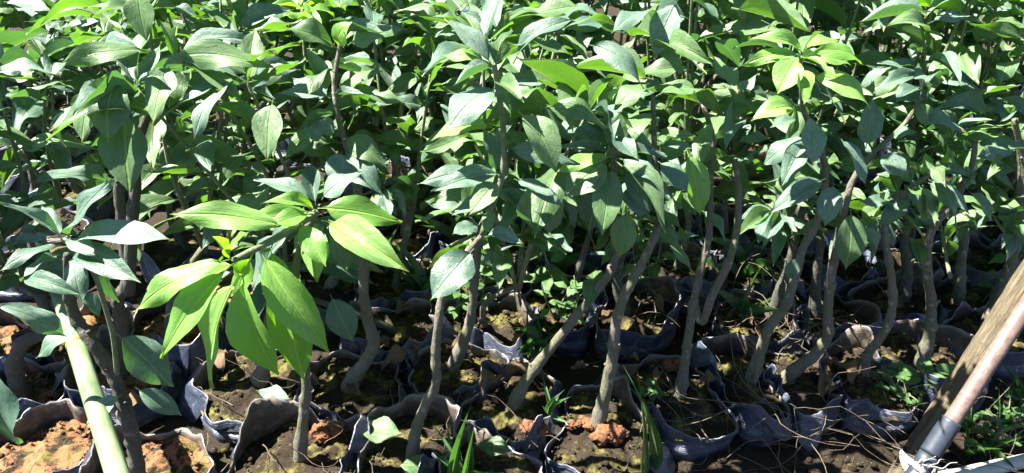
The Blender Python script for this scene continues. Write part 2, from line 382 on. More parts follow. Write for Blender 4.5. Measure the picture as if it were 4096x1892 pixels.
# ---- front seedlings measured from the photograph
# the bright young plant
e, b0, tp = seedling('seedling with big glowing yellow-green young leaves drooping over the bag rims', T(6, 222, 1105),
    [(T(6, 240, 880), .0), (T(6, 252, 720), -.005), (Z(860, 760), .0), (Z(850, 560), .01), (Z(905, 350), .02), (Z(960, 250), .03)], .0088)
Y = b0.y
shoot(e, [on_y(Z(960, 250), Y + .03), on_y(Z(800, 355), Y - .02), on_y(Z(660, 430), Y - .06), on_y(Z(545, 490), Y - .10)], .005, .0035)
hero_leaves(e, Y, [
    (Z(812, 318), Z(226, 262), 108, -.02, -.05, 25, 1), (Z(955, 245), Z(560, 318), 70, .02, .02, 30, 0), (Z(535, 478), Z(48, 750), 120, -.10, -.13, 15, 1),
    (Z(530, 515), Z(178, 980), 130, -.10, -.16, 10, 0), (Z(575, 560), Z(436, 1130), 185, -.10, -.11, 12, 0), (Z(585, 545), Z(768, 1062), 160, -.10, -.12, 20, 4),
    (Z(672, 436), Z(1022, 955), 150, -.06, -.10, 15, 4), (Z(745, 470), Z(893, 1090), 160, -.05, -.07, -10, 0), (Z(995, 320), Z(960, 600), 135, .02, -.03, 25, 0),
    (Z(1020, 290), Z(1424, 550), 135, .02, -.06, 20, 2), (Z(965, 232), Z(1388, 298), 122, .03, .05, 25, 1), (Z(522, 490), Z(616, 352), 50, -.10, -.13, 0, 0),
    (Z(520, 480), Z(436, 370), 30, -.10, -.12, 40, 4), (Z(880, 560), Z(845, 775), 60, -.0, -.03, 0, 6), (Z(960, 240), Z(680, 205), 60, .03, .0, 10, 2),
    (Z(640, 450), Z(560, 760), 100, -.07, -.06, 10, 3), (Z(560, 500), Z(330, 700), 85, -.09, -.06, 10, 0), (Z(720, 420), Z(830, 700), 100, -.04, -.03, 10, 1), (Z(880, 300), Z(1010, 520), 100, .0, -.04, 10, 3), (Z(930, 260), Z(700, 330), 80, .01, -.03, 15, 0)], 'young')
hero_leaves(e, Y, [
    (Z(945, 190), Z(645, 85), 80, .04, .05, -10, 0), (Z(955, 215), Z(932, 0), 75, .05, .10, 0, 6), (Z(985, 190), Z(1185, 48), 100, .05, .07, 0, 1),
    (Z(830, 350), Z(640, 640), 150, .03, .03, 0, 0), (Z(940, 260), Z(720, 400), 90, .05, .06, 0, 1), (Z(1000, 300), Z(830, 470), 100, .05, .03, 0, 3),
    (Z(1010, 310), Z(1112, 540), 85, .05, .05, 0, 2), (Z(985, 290), Z(1300, 420), 85, .06, .09, 0, 0), (Z(740, 400), Z(700, 660), 110, .0, .0, 20, 3)], 'dusty')

# left front plant with the pale rosette
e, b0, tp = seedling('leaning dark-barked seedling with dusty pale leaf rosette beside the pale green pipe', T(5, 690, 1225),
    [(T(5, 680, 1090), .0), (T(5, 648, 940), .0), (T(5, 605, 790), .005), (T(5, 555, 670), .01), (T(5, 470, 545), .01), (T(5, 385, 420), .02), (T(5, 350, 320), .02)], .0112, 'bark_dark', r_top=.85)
Y = b0.y
shoot(e, [on_y(T(5, 590, 690), Y - .0), on_y(T(5, 572, 520), Y - .015), on_y(T(5, 540, 390), Y - .02), on_y(T(5, 490, 230), Y - .03), on_y(T(5, 450, 150), Y - .03)], .0036, .0024)
shoot(e, [on_y(T(5, 350, 320), Y + .02), on_y(T(5, 345, 210), Y), on_y(T(5, 335, 90), Y - .02)], .008, .0035, 'bark_dark')
hero_leaves(e, Y, [
    (F(165, 612), F(-8, 508), 100, -.02, -.06, 10, 0), (F(168, 605), F(282, 448), 110, -.02, -.02, 5, 3), (F(172, 608), F(434, 605), 78, -.02, -.05, -5, 0),
    (F(155, 615), F(-4, 686), 66, -.02, -.07, 5, 1), (F(180, 620), F(352, 712), 90, -.02, -.08, 10, 0), (F(150, 640), F(50, 705), 60, -.02, -.08, 10, 3),
    (F(60, 706), F(205, 742), 78, -.08, -.10, 10, 2), (F(186, 640), F(210, 762), 95, -.02, -.06, 0, 1), (F(160, 600), F(104, 518), 55, -.02, .02, 0, 1),
    (F(172, 600), F(240, 640), 80, -.03, -.06, 0, 3), (F(-20, 762), F(168, 848), 95, -.12, -.10, 8, 7), (F(208, 828), F(92, 902), 88, .0, -.02, 0, 1),
    (F(290, 838), F(437, 972), 150, -.02, -.02, 5, 3), (F(308, 992), F(214, 1076), 74, -.015, -.05, 5, 0), (F(340, 974), F(456, 1046), 82, -.01, -.01, 10, 0),
    (F(-22, 915), F(48, 1118), 165, -.16, -.18, 10, 7), (F(200, 735), F(250, 800), 60, -.05, -.06, -30, 4), (F(265, 650), F(300, 760), 50, .03, .03, 0, 4)], 'dusty')

# bent trunk at the far left, then the pair of trunks behind the big shaded leaf
e, b0, tp = seedling('crooked seedling with a bent stub trunk at the edge of the dusty rosette', T(5, 105, 790), [(T(5, 75, 640), 0), (T(5, 120, 535), 0), (T(5, 215, 490), .01), (T(5, 250, 420), .02), (T(5, 200, 300), .03)], .0135, 'bark_dark', r_top=.8)
foliage(e, [tp[-1], tp[-1] + Vector((-.03, .02, .08))], 4, 'dusty', .085, seed=5)
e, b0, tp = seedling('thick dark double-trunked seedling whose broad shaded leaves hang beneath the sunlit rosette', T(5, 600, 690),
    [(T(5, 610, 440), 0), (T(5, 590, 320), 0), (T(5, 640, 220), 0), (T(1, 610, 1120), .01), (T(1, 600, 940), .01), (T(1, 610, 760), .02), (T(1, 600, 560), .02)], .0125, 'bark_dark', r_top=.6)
Y = b0.y
tube('trunk', [tp[4] + Vector((0, -.005, -.02)), on_y(T(1, 665, 1120), Y - .01), on_y(T(1, 680, 960), Y - .01), on_y(T(1, 700, 700), Y), on_y(T(1, 860, 320), Y)], [.009, .008, .004], M['bark_dark'], e, 10, .15, 6)
hero_leaves(e, Y, [
    (T(1, 640, 560), T(1, 650, 968), 195, -.04, -.10, 5, 0, 'mature'), (T(1, 590, 395), T(1, 545, 715), 175, -.05, -.10, -5, 1, 'mature'), (T(1, 470, 430), T(1, 410, 720), 130, -.03, -.06, 0, 3, 'mature'),
    (T(1, 600, 345), T(1, 615, 540), 90, -.02, -.02, 20, 3), (T(1, 520, 420), T(1, 440, 670), 120, .0, -.03, 0, 1, 'mature'), (T(1, 320, 545), T(1, 335, 740), 45, 0, 0, 0, 4),
    (T(1, 760, 250), T(1, 300, 325), 75, -.03, -.06, 40, 5, 'mature'), (T(1, 870, 300), T(1, 1288 + 90, 335), 70, -.02, -.03, 30, 5, 'mature'), (T(1, 880, 285), T(1, 1290, 215), 85, 0, .04, 5, 2),
    (T(1, 855, 310), T(1, 768, 622), 130, -.03, -.09, 5, 3, 'mature'), (T(1, 880, 310), T(1, 1230, 525), 110, -.02, -.06, -25, 0, 'mature'), (T(1, 870, 320), T(1, 850, 545), 120, -.01, -.04, -20, 3, 'mature'),
    (T(1, 875, 300), T(1, 800, 95), 40, -.01, 0, 30, 4, 'mature'), (T(1, 870, 290), T(1, 890, 120), 40, 0, .03, 0, 6, 'young'), (T(1, 700, -60), T(1, 735, 205), 125, -.02, -.04, 10, 0, 'mature'),
    (T(1, 1000, 300), T(1, 1260, 380), 90, .04, .06, 0, 1, 'mature'), (T(1, 740, 260), T(1, 470, 330), 70, 0, .04, 0, 2)], 'dusty')
# shaded foreground plant at the top left corner
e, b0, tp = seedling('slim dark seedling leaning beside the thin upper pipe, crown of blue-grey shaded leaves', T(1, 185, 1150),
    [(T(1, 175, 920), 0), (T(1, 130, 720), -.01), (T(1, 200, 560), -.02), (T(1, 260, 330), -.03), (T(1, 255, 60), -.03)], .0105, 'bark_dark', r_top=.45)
Y = b0.y
shoot(e, [tp[4], on_y(T(1, 100, 330), Y - .05), on_y(T(1, -30, 430), Y - .09)], .005, .002)
foliage(e, [tp[4], tp[5], tp[6] + Vector((0, 0, .06))], 13, 'dusty', .085, seed=8)
foliage(e, [tp[4], on_y(T(1, 100, 330), Y - .05), on_y(T(1, -60, 330), Y - .09)], 8, 'dusty', .075, seed=9)
hero_leaves(e, Y, [(T(1, -60, 640), T(1, 165, 660), 62, -.05, -.08, 0, 0), (T(1, 20, 10), T(1, 260, 60), 80, -.1, -.12, 0, 0), (T(1, 310, 170), T(1, 510, 110), 60, -.06, -.08, 0, 0)], 'dusty')
e, b0, tp = seedling('second slim dark trunk seedling standing just behind the shaded one by the pipe', T(1, 395, 960), [(T(1, 330, 860), 0), (T(1, 285, 740), 0), (T(1, 240, 640), 0), (T(1, 250, 480), .01), (T(1, 290, 250), .02), (T(1, 310, 60), .03)], .0105, 'bark_dark', r_top=.4)
foliage(e, [tp[5], tp[6], tp[7], tp[7] + Vector((0, .03, .08))], 15, 'mature', .09, seed=18)

# thick trunk behind the bright plant
e, b0, tp = seedling('stout trunked seedling with a crooked base, behind the glowing young leaves', T(6, 478, 740),
    [(T(6, 545, 640), 0), (T(6, 592, 540), 0), (T(6, 560, 410), 0), (T(6, 540, 250), 0), (T(6, 545, 60), 0), (T(2, 520, 1010), .01), (T(2, 480, 800), .02), (T(2, 420, 620), .02), (T(2, 395, 420), .03), (T(2, 425, 210), .04)], .0125, r_top=.28)
Y = b0.y
hero_leaves(e, Y, [(T(2, 440, 700), T(2, 660, 840), 100, 0, -.03, 15, 5, 'mature'), (T(2, 420, 790), T(2, 640, 985), 115, -.01, -.06, 10, 5), (T(2, 430, 760), T(2, 400, 930), 105, -.02, -.05, 0, 3), (T(2, 90, 500), T(2, 55, 808), 128, -.04, -.09, 8, 0, 'mature'),
    (T(2, 380, 490), T(2, 110, 470), 70, 0, -.02, 10, 0), (T(2, 375, 495), T(2, 180, 390), 110, .02, .05, 0, 3), (T(2, 360, 470), T(2, 250, 240), 70, .01, .02, 0, 4, 'mature'), (T(2, 400, 470), T(2, 640, 360), 90, .02, .03, 0, 1, 'mature'),
    (T(2, 395, 500), T(2, 555, 480), 30, .0, -.02, 0, 4), (T(2, 420, 230), T(2, 480, 110), 90, .02, .0, 60, 5, 'young'), (T(2, 400, 100), T(2, 260, 60), 70, 0, -.03, 0, 2, 'young'), (T(2, 320, 720), T(2, 230, 610), 80, 0, 0, 0, 2),
    (T(2, 460, 230), T(2, 760, 150), 130, .04, .05, 0, 1, 'mature'), (T(6, 375, 290), T(6, 485, 530), 120, -.03, -.05, 5, 0, 'dusty'), (T(2, 390, 690), T(2, 300, 560), 70, .01, .01, 30, 3)], 'dusty')
foliage(e, [tp[9], tp[10], tp[11], tp[11] + Vector((.01, .03, .12))], 10, 'mature', .09, seed=28, young_tip=True)
e, b0, tp = seedling('short stub trunked seedling just behind the largest glowing leaf', T(6, 22, 730), [(T(6, 50, 600), 0), (T(6, 60, 450), .0), (T(6, 100, 250), .01), (T(6, 60, 50), .02)], .0115)
foliage(e, [tp[-2], tp[-1], tp[-1] + Vector((0, .03, .06))], 7, 'dusty', .085, seed=38)

# centre: crooked trunk with one big pale leaf, long green shoot
e, b0, tp = seedling('crooked trunk seedling with one broad pale leaf before its trunk and a long shoot', T(6, 790, 1095),
    [(T(6, 803, 980), 0), (T(6, 850, 850), 0), (T(6, 905, 735), .0), (T(6, 903, 600), .0), (T(6, 918, 420), .0), (T(6, 945, 280), .01), (T(6, 1060, 90), .02), (T(6, 1140, -10), .02)], .0095, r_top=.5)
Y = b0.y
top = [on_y(T(6, 1140, -10), Y + .02), on_y(T(2, 1180, 1050), Y + .02), on_y(T(2, 1240, 880), Y + .02), on_y(T(2, 1245, 650), Y + .02), on_y(T(2, 1215, 430), Y + .03), on_y(T(2, 1200, 330), Y + .03)]
shoot(e, top, .0045, .003)
hero_leaves(e, Y, [
    (T(6, 1095, 60), T(6, 880, 325), 165, -.01, -.06, 0, 3), (T(2, 1200, 440), T(2, 970, 655), 165, .03, -.02, 0, 1), (T(2, 1240, 870), T(2, 878, 962), 75, .02, -.03, 15, 0), (T(2, 1225, 910), T(2, 1072, 1080), 100, .0, -.04, 5, 0, 'mature'),
    (T(2, 1190, 640), T(2, 878, 710), 90, .02, .0, 10, 2, 'young'), (T(2, 1235, 870), T(2, 1140, 640), 85, .03, .03, 0, 3), (T(3, 30, 560), T(3, 218, 870), 150, .0, -.04, -5, 2, 'mature'), (T(3, 5, 320), T(3, 310, 100), 95, .02, .03, 0, 2),
    (T(3, 170, 540), T(3, 478, 645), 95, .03, .02, 10, 5, 'mature'), (T(2, 1190, 330), T(2, 950, 90), 95, .04, .06, 0, 0), (T(2, 1210, 350), T(2, 930, 280), 70, .05, .06, 0, 1, 'young'), (T(2, 1120, 1130), T(2, 990, 1180), 80, -.0, -.03, 0, 3),
    (T(2, 1190, 1050), T(2, 1155, 1175), 55, .0, -.02, 0, 1, 'mature'), (T(6, 1140, 20), T(7, 60, 40), 70, 0, -.04, 0, 2), (T(2, 1200, 1000), T(2, 985, 1080), 75, .02, .0, 0, 0), (T(2, 1220, 880), T(2, 810, 930), 50, .03, .01, 10, 1),
    (T(2, 1200, 420), T(2, 1280, 590), 90, .04, .06, 0, 1, 'mature'), (T(2, 1140, 100), T(2, 1010, 60), 100, .05, .03, 0, 3), (T(3, 5, 620), T(3, -60, 760), 60, .03, .03, 0, 4)], 'dusty')
foliage(e, top[2:], 4, 'dusty', .08, seed=48, density_tip=2)

# the slanting pale trunk and its dense rosette
e, b0, tp = seedling('seedling with a long slanting trunk, sunlit pale patches on its bark', T(7, 5, 850),
    [(T(7, 95, 690), 0), (T(7, 225, 525), .0), (T(7, 350, 365), .01), (T(7, 470, 215), .01), (T(7, 525, 80), .02), (T(3, 515, 1090), .0), (T(3, 510, 950), -.03), (T(3, 512, 800), -.045), (T(3, 512, 740), -.05)], .0098, r_top=.42)
Y = b0.y
hero_leaves(e, Y - .07, [
    (T(3, 490, 810), T(3, 262, 985), 165, .01, -.02, 5, 0, 'mature'), (T(3, 512, 830), T(3, 450, 1185), 120, .0, -.05, 5, 0, 'mature'), (T(3, 520, 810), T(3, 770, 1170), 110, .0, -.06, -15, 4, 'mature'), (T(3, 525, 795), T(3, 800, 1010), 75, .01, -.04, -10, 1),
    (T(3, 500, 785), T(3, 215, 870), 70, .02, .0, 15, 1, 'young'), (T(3, 735, 810), T(3, 885, 970), 100, .03, .0, 0, 0), (T(3, 505, 760), T(3, 545, 560), 95, .03, .03, 5, 3, 'mature'), (T(3, 540, 770), T(3, 760, 800), 35, .03, .02, 0, 4),
    (T(3, 500, 760), T(3, 230, 670), 80, .04, .04, 0, 2), (T(3, 500, 770), T(3, 220, 740), 60, .05, .05, 0, 0), (T(3, 490, 790), T(3, 300, 990), 90, .03, .02, -10, 3), (T(3, 560, 850), T(3, 690, 1060), 60, .03, .0, 30, 0),
    (T(3, 10, 900), T(3, 265, 1045), 65, .02, -.02, 10, 0), (T(3, 520, 830), T(3, 850, 1050), 80, .05, .06, 0, 1), (T(3, 440, 860), T(3, 390, 1170), 130, .05, .05, 0, 3), (T(3, 640, 680), T(3, 530, 790), 80, .06, .04, 0, 2),
    (T(7, 590, -140), T(7, 540, 105), 105, -.01, -.02, 5, 0, 'mature'), (T(3, 240, 900), T(3, 180, 1180), 130, .05, .06, 0, 1), (T(3, 120, 880), T(3, 100, 1150), 110, .06, .07, 0, 2)], 'dusty')
# upright trunk next to it
e, b0, tp = seedling('seedling with a mossy yellow-lit upright trunk rooted in orange clay', T(7, 430, 950),
    [(T(7, 470, 780), 0), (T(7, 508, 600), 0), (T(7, 522, 440), 0), (T(7, 570, 290), .005), (T(7, 655, 135), .01), (T(7, 715, 0), .02), (T(3, 745, 1080), .05), (T(3, 720, 800), .06), (T(3, 710, 500), .07)], .0108, r_top=.4)
Y = b0.y
foliage(e, [tp[-3], tp[-2], tp[-1], tp[-1] + Vector((0, .03, .14))], 14, 'mature', .095, seed=58)
hero_leaves(e, Y, [(T(3, 880, 750), T(3, 945, 1090), 115, .05, .03, 0, 0, 'young'), (T(3, 380, 225), T(3, 665, 445), 95, .02, -.02, 10, 5, 'dusty'), (T(3, 740, 740), T(3, 910, 745), 55, .05, .02, 0, 0, 'dusty'), (T(3, 540, 430), T(3, 420, 560), 80, .07, .06, 0, 1, 'mature'), (T(3, 690, 420), T(3, 510, 560), 100, .06, .04, 0, 1, 'mature'),
    (T(3, 690, 250), T(3, 860, 380), 70, .08, .07, 10, 2, 'mature'), (T(3, 840, 0), T(3, 710, 290), 120, .08, .06, 0, 0, 'dusty')], 'dusty')
# forked trunk
e, b0, tp = seedling('seedling whose trunk forks low into two thin bare stems', T(7, 848, 785), [(T(7, 872, 620), 0), (T(7, 888, 500), 0), (T(7, 920, 300), .01), (T(7, 958, 135), .02), (T(7, 990, 0), .03), (T(3, 1000, 900), .04), (T(3, 1010, 700), .05), (T(3, 960, 520), .06)], .0088, r_top=.5)
Y = b0.y
tube('trunk', [tp[4] - Vector((0, 0, .01)), on_y(T(7, 955, 430), Y), on_y(T(7, 1010, 290), Y - .005), on_y(T(7, 1080, 150), Y - .01), on_y(T(7, 1125, 0), Y), on_y(T(3, 1140, 1000), Y + .02), on_y(T(3, 1120, 800), Y + .04)], [.0065, .006, .0045], M['bark'], e, 9, .18, 6)
foliage(e, [tp[-2], tp[-1], tp[-1] + Vector((.02, .03, .10)), tp[-1] + Vector((.08, .02, .22))], 14, 'mature', .095, seed=68, young_tip=True)
foliage(e, [on_y(T(3, 1140, 900), Y + .03), on_y(T(3, 1120, 700), Y + .05), on_y(T(3, 1150, 520), Y + .06)], 7, 'dusty', .085, seed=69)

# right-hand row
e, b0, tp = seedling('pale-barked seedling bending sharply left at its foot, one small bright leaf on the trunk', T(7, 1205, 715), [(T(8, 0, 470), 0), (T(8, 88, 350), 0), (T(8, 138, 200), 0), (T(8, 172, 70), 0), (T(4, 250, 1100), .01), (T(4, 290, 900), .03), (T(4, 250, 700), -.02), (T(4, 180, 560), -.06), (T(4, 170, 400), -.08), (T(4, 165, 285), -.09)], .0098, r_top=.3)
Y = b0.y
hero_leaves(e, Y, [(T(8, 100, 215), T(8, 160, 105), 60, -.01, -.02, 0, 0, 'dusty'),
    ], 'dusty')
hero_leaves(e, Y - .10, [(T(4, 150, 290), T(4, 45, 470), 120, .0, -.03, 0, 0, 'young'), (T(4, 140, 545), T(4, -90, 610), 90, .0, -.02, 10, 2, 'young'), (T(4, 200, 570), T(4, 240, 835), 100, .0, -.04, 0, 3), (T(4, 200, 690), T(4, 65, 940), 85, .02, -.02, 0, 0), (T(4, 205, 690), T(4, -30, 840), 95, .03, .03, 0, 1),
    (T(4, 360, 690), T(4, 490, 940), 85, .01, -.02, -10, 0), (T(4, 180, 270), T(4, -110, 200), 60, .02, .02, 15, 2, 'young'), (T(4, 170, 280), T(4, -130, 330), 70, .02, .01, 20, 5, 'young'), (T(4, 200, 260), T(4, 480, 325), 70, .02, .02, 20, 5, 'young'), (T(4, 200, 280), T(4, 420, 330), 80, .03, .03, 20, 5, 'young'),
    (T(4, 205, 380), T(4, 525, 555), 95, .03, .0, 15, 5, 'young'), (T(4, 180, 250), T(4, 360, 200), 85, .04, .06, 0, 3, 'young'), (T(4, 290, 900), T(4, 0, 1075), 85, .02, -.03, 10, 0), (T(4, 330, 920), T(4, 290, 1140), 95, .0, -.03, 20, 3), (T(4, 150, 600), T(4, 10, 640), 50, .03, .02, 0, 0)], 'dusty')
foliage(e, [tp[-3], tp[-2], tp[-1]], 3, 'young', .08, .5, seed=78, droop=.15, density_tip=2)
e, b0, tp = seedling('seedling lying low at its foot then rising, dark blue-green leaf hanging at mid height', T(8, 112, 690), [(T(8, 225, 600), 0), (T(8, 298, 500), 0), (T(8, 300, 350), 0), (T(8, 320, 190), 0), (T(8, 345, 60), .01), (T(4, 380, 1080), .02), (T(4, 430, 900), .03), (T(4, 540, 760), .04), (T(4, 690, 620), .05), (T(4, 780, 430), .06), (T(4, 790, 200), .06)], .0108, r_top=.2)
Y = b0.y
hero_leaves(e, Y, [(T(4, 420, 1050), T(8, 390, 165), 120, .0, -.03, 5, 0, 'mature'), (T(4, 450, 1120), T(8, 510, 145), 50, .0, .0, 0, 4), (T(4, 495, 745), T(4, 525, 490), 100, .04, .06, 0, 3), (T(4, 560, 770), T(4, 690, 890), 110, .03, .0, 10, 0), (T(4, 610, 770), T(4, 715, 925), 105, .04, .02, 0, 1, 'mature'),
    (T(4, 620, 690), T(4, 750, 665), 75, .04, .02, 0, 1), (T(4, 765, 440), T(4, 640, 510), 90, .05, .03, 0, 0), (T(4, 760, 510), T(4, 790, 640), 80, .04, .02, 0, 1, 'mature'), (T(4, 765, 385), T(4, 520, 475), 60, .05, .03, 10, 2), (T(4, 780, 380), T(4, 550, 315), 70, .07, .07, 0, 0)], 'dusty')
foliage(e, [tp[-3], tp[-2], tp[-1], tp[-1] + Vector((0, .01, .08))], 12, 'dusty', .085, seed=88)
e, b0, tp = seedling('seedling with a dark S-curved trunk beside the low clover patch', T(8, 482, 690), [(T(8, 505, 590), 0), (T(8, 592, 470), 0), (T(8, 628, 330), 0), (T(8, 615, 170), 0), (T(8, 590, 10), 0), (T(4, 600, 1080), .01), (T(4, 700, 960), .02), (T(4, 810, 880), .02)], .0092, r_top=.5)
Y = b0.y
hero_leaves(e, Y, [(T(4, 800, 890), T(4, 1000, 1070), 75, .02, -.02, 0, 0), (T(4, 850, 880), T(4, 1050, 935), 50, .03, .03, 0, 2), (T(4, 800, 900), T(4, 790, 760), 60, .03, .04, 0, 3, 'young'), (T(4, 860, 820), T(4, 900, 730), 50, .03, .02, 0, 4, 'young'), (T(4, 780, 930), T(4, 790, 1110), 85, .0, -.02, 0, 0, 'mature'),
    (T(4, 720, 1000), T(4, 560, 1140), 75, .01, 0, 0, 1), (T(4, 640, 1040), T(4, 460, 1020), 60, .01, .0, 0, 1), (T(4, 1010, 960), T(4, 1130, 1115), 75, .03, .01, 0, 0, 'mature')], 'dusty')
foliage(e, [tp[-3], tp[-2], tp[-1], tp[-1] + Vector((.03, .02, .05))], 11, 'mature', .08, seed=98)
e, b0, tp = seedling('straight grey seedling rising between the clover patch and the slanting stake', T(8, 770, 640), [(T(8, 815, 480), 0), (T(8, 822, 330), 0), (T(8, 802, 190), 0), (T(8, 812, 0), 0), (T(4, 900, 1050), .02), (T(4, 1010, 880), .03), (T(4, 1050, 680), .04)], .0105, r_top=.45)
foliage(e, [tp[-2], tp[-1], tp[-1] + Vector((.04, .02, .12)), tp[-1] + Vector((.05, .02, .22))], 16, 'mature', .09, seed=108)
e, b0, tp = seedling('seedling half hidden behind the top of the slanting stake', T(8, 1110, 440), [(T(8, 1190, 230), 0), (T(8, 1240, 60), 0), (T(4, 1270, 1000), .01), (T(4, 1275, 800), .02), (T(4, 1240, 600), .02)], .0115, r_top=.5)
foliage(e, [tp[-2], tp[-1], tp[-1] + Vector((.0, .02, .12)), tp[-1] + Vector((.02, .02, .2))], 16, 'mature', .1, seed=118)
# rear trunks seen between the front ones
for lab, bp, tr_, r_, sd_ in (
    ('seedling with a scarred trunk leaning behind the broad pale leaf', T(6, 1000, 640), [(T(6, 1065, 470), 0), (T(6, 1090, 330), 0), (T(6, 1105, 150), 0), (T(6, 1130, -20), 0), (T(2, 1200, 1000), .02)], .0105, 1),
    ('rear seedling with thin reddish twisted trunk in the gap behind the glowing leaves', T(2, 745, 1185), [(T(2, 750, 1050), 0), (T(2, 730, 920), 0), (T(2, 690, 800), 0), (T(2, 720, 660), .0), (T(2, 740, 480), .01), (T(2, 790, 330), .02)], .0078, 2),
    ('rear seedling with a dark post-like trunk beside the thin reddish one', T(2, 860, 850), [(T(2, 880, 700), 0), (T(2, 885, 520), 0), (T(2, 900, 330), 0)], .0125, 3),
    ('rear seedling with bent trunk between the stout one and the glowing leaves', T(6, 375, 245), [(T(6, 450, 120), 0), (T(6, 470, 20), 0), (T(2, 440, 1000), .01)], .0105, 4),
    ('rear seedling standing between the forked stems and the pale bent trunk', T(8, 10, 410), [(T(8, 60, 270), 0), (T(8, 110, 130), 0), (T(4, 140, 1100), 0)], .0105, 5),
    ('rear seedling behind the low-lying trunk with the blue-green leaf', T(8, 235, 390), [(T(8, 240, 230), 0), (T(8, 260, 60), 0), (T(4, 270, 1060), .01)], .0110, 6),
    ('rear seedling behind the dark S-curved trunk', T(8, 680, 300), [(T(8, 700, 170), 0), (T(8, 685, 20), 0), (T(4, 690, 1060), 0)], .0115, 7),
    ('rear seedling deep in shade behind the straight grey trunk', T(8, 960, 300), [(T(8, 970, 150), 0), (T(8, 990, 0), 0), (T(4, 1010, 1040), 0)], .0110, 8),
    ('rear seedling close behind the upright mossy trunk', T(7, 290, 330), [(T(7, 320, 230), 0), (T(7, 360, 90), 0), (T(3, 420, 1080), 0)], .0095, 9),
    ('rear seedling between the upright mossy trunk and the forked stems', T(7, 560, 360), [(T(7, 530, 200), 0), (T(7, 560, 60), 0), (T(3, 620, 1040), .01)], .0115, 10)):
    e, b0, tp = seedling(lab, bp, tr_, r_, random.choice(['bark', 'bark_dark']), r_top=.6)
    foliage(e, [tp[-1], tp[-1] + Vector((.01, .02, .07)), tp[-1] + Vector((random.uniform(-.05, .05), .04, .17))], 13, 'mature', .095, seed=200 + sd_, droop=.05)

EXTRA = len(PLANTS)
for q in ((110, 1150), (-60, 1020), (1180, 1200)): PLANTS.append(on_z(F(*q), SOIL))
for q, (t_, x_, y_, yy, n_, kd) in enumerate([(3, 560, 1080, 1.06, 8, 'mature'), (3, 300, 1100, 1.06, 9, 'mature'), (3, 120, 1000, 1.05, 8, 'dusty'), (4, 40, 1060, 1.12, 8, 'mature'), (4, 560, 1060, 1.10, 9, 'dusty'), (4, 860, 1060, 1.12, 9, 'mature'), (4, 1130, 1080, 1.12, 8, 'mature'),
        (2, 1150, 1080, 1.10, 7, 'dusty'), (2, 640, 940, 1.2, 7, 'mature'), (3, 850, 960, 1.12, 8, 'mature')]):
    tip = on_y(T(t_, x_, y_), yy); best = min((o for o in COL.objects if o.name.startswith('citrus_seedling')), key=lambda o: abs(o.location.x - tip.x) + abs(o.location.y - tip.y))
    st_ = best.location + Vector((0, 0, max(.1, tip.z - SOIL - .07))); shoot(best, [st_, st_.lerp(tip, .6) + Vector((0, 0, -.005)), tip], .0032, .0016)
    foliage(best, [st_, st_.lerp(tip, .6), tip], n_, kd, .085, .2, seed=600 + q, droop=.1)
# ---- the crowded rows behind: grid with jitter
rnd = random.Random(42)
BACK = []
def free(x, y, d):
    return all((p.x - x) ** 2 + (p.y - y) ** 2 > d * d for p in PLANTS + BACK)
row = 0; y = .98
while y < 2.75:
    half = y * .76 + .12; x = -half + rnd.uniform(0, .15)
    while x < half:
        px, py = x + rnd.uniform(-.025, .025), y + .07 * x + rnd.uniform(-.025, .025)
        x += .148
        lim = 1.10 + .09 * px
        if py < lim or not free(px, py, .115): continue
        if px < -.52 * py and py < 1.75 and rnd.random() < .8: continue        # thin patch at the left where the sun reaches the bags
        if px < -.30 * py and py < 1.9 and rnd.random() < .35: continue
        if rnd.random() < .08: continue
        BACK.append(Vector((px, py, SOIL)))
    y += .155; row += 1
SUNNY = [on_y(F(560, 520), .80), on_y(F(900, 520), .86), on_y(F(600, 640), .74), on_y(F(170, 600), .78), on_y(F(1140, 680), .9), on_y(F(1180, 260), .93), on_y(F(1550, 400), 1.0), on_y(F(2000, 130), 1.05),
    on_y(F(2100, 160), 1.05), on_y(F(1950, 300), 1.05), on_y(F(430, 140), .95), on_y(F(560, 150), .95), on_y(F(2300, 480), 1.05), on_y(F(1330, 100), 1.0)]
def sun_cap(p, H):
    sx = Vector((SUN_DIR.x, SUN_DIR.y)); k = sx.length_squared
    for S in SUNNY:
        v = Vector((p.x - S.x, p.y - S.y)); t_ = v.dot(sx) / k
        if t_ > 0 and (v - sx * t_).length < .075: H = min(H, max(.30, S.z + t_ * SUN_DIR.z - SOIL - .02))
    return H
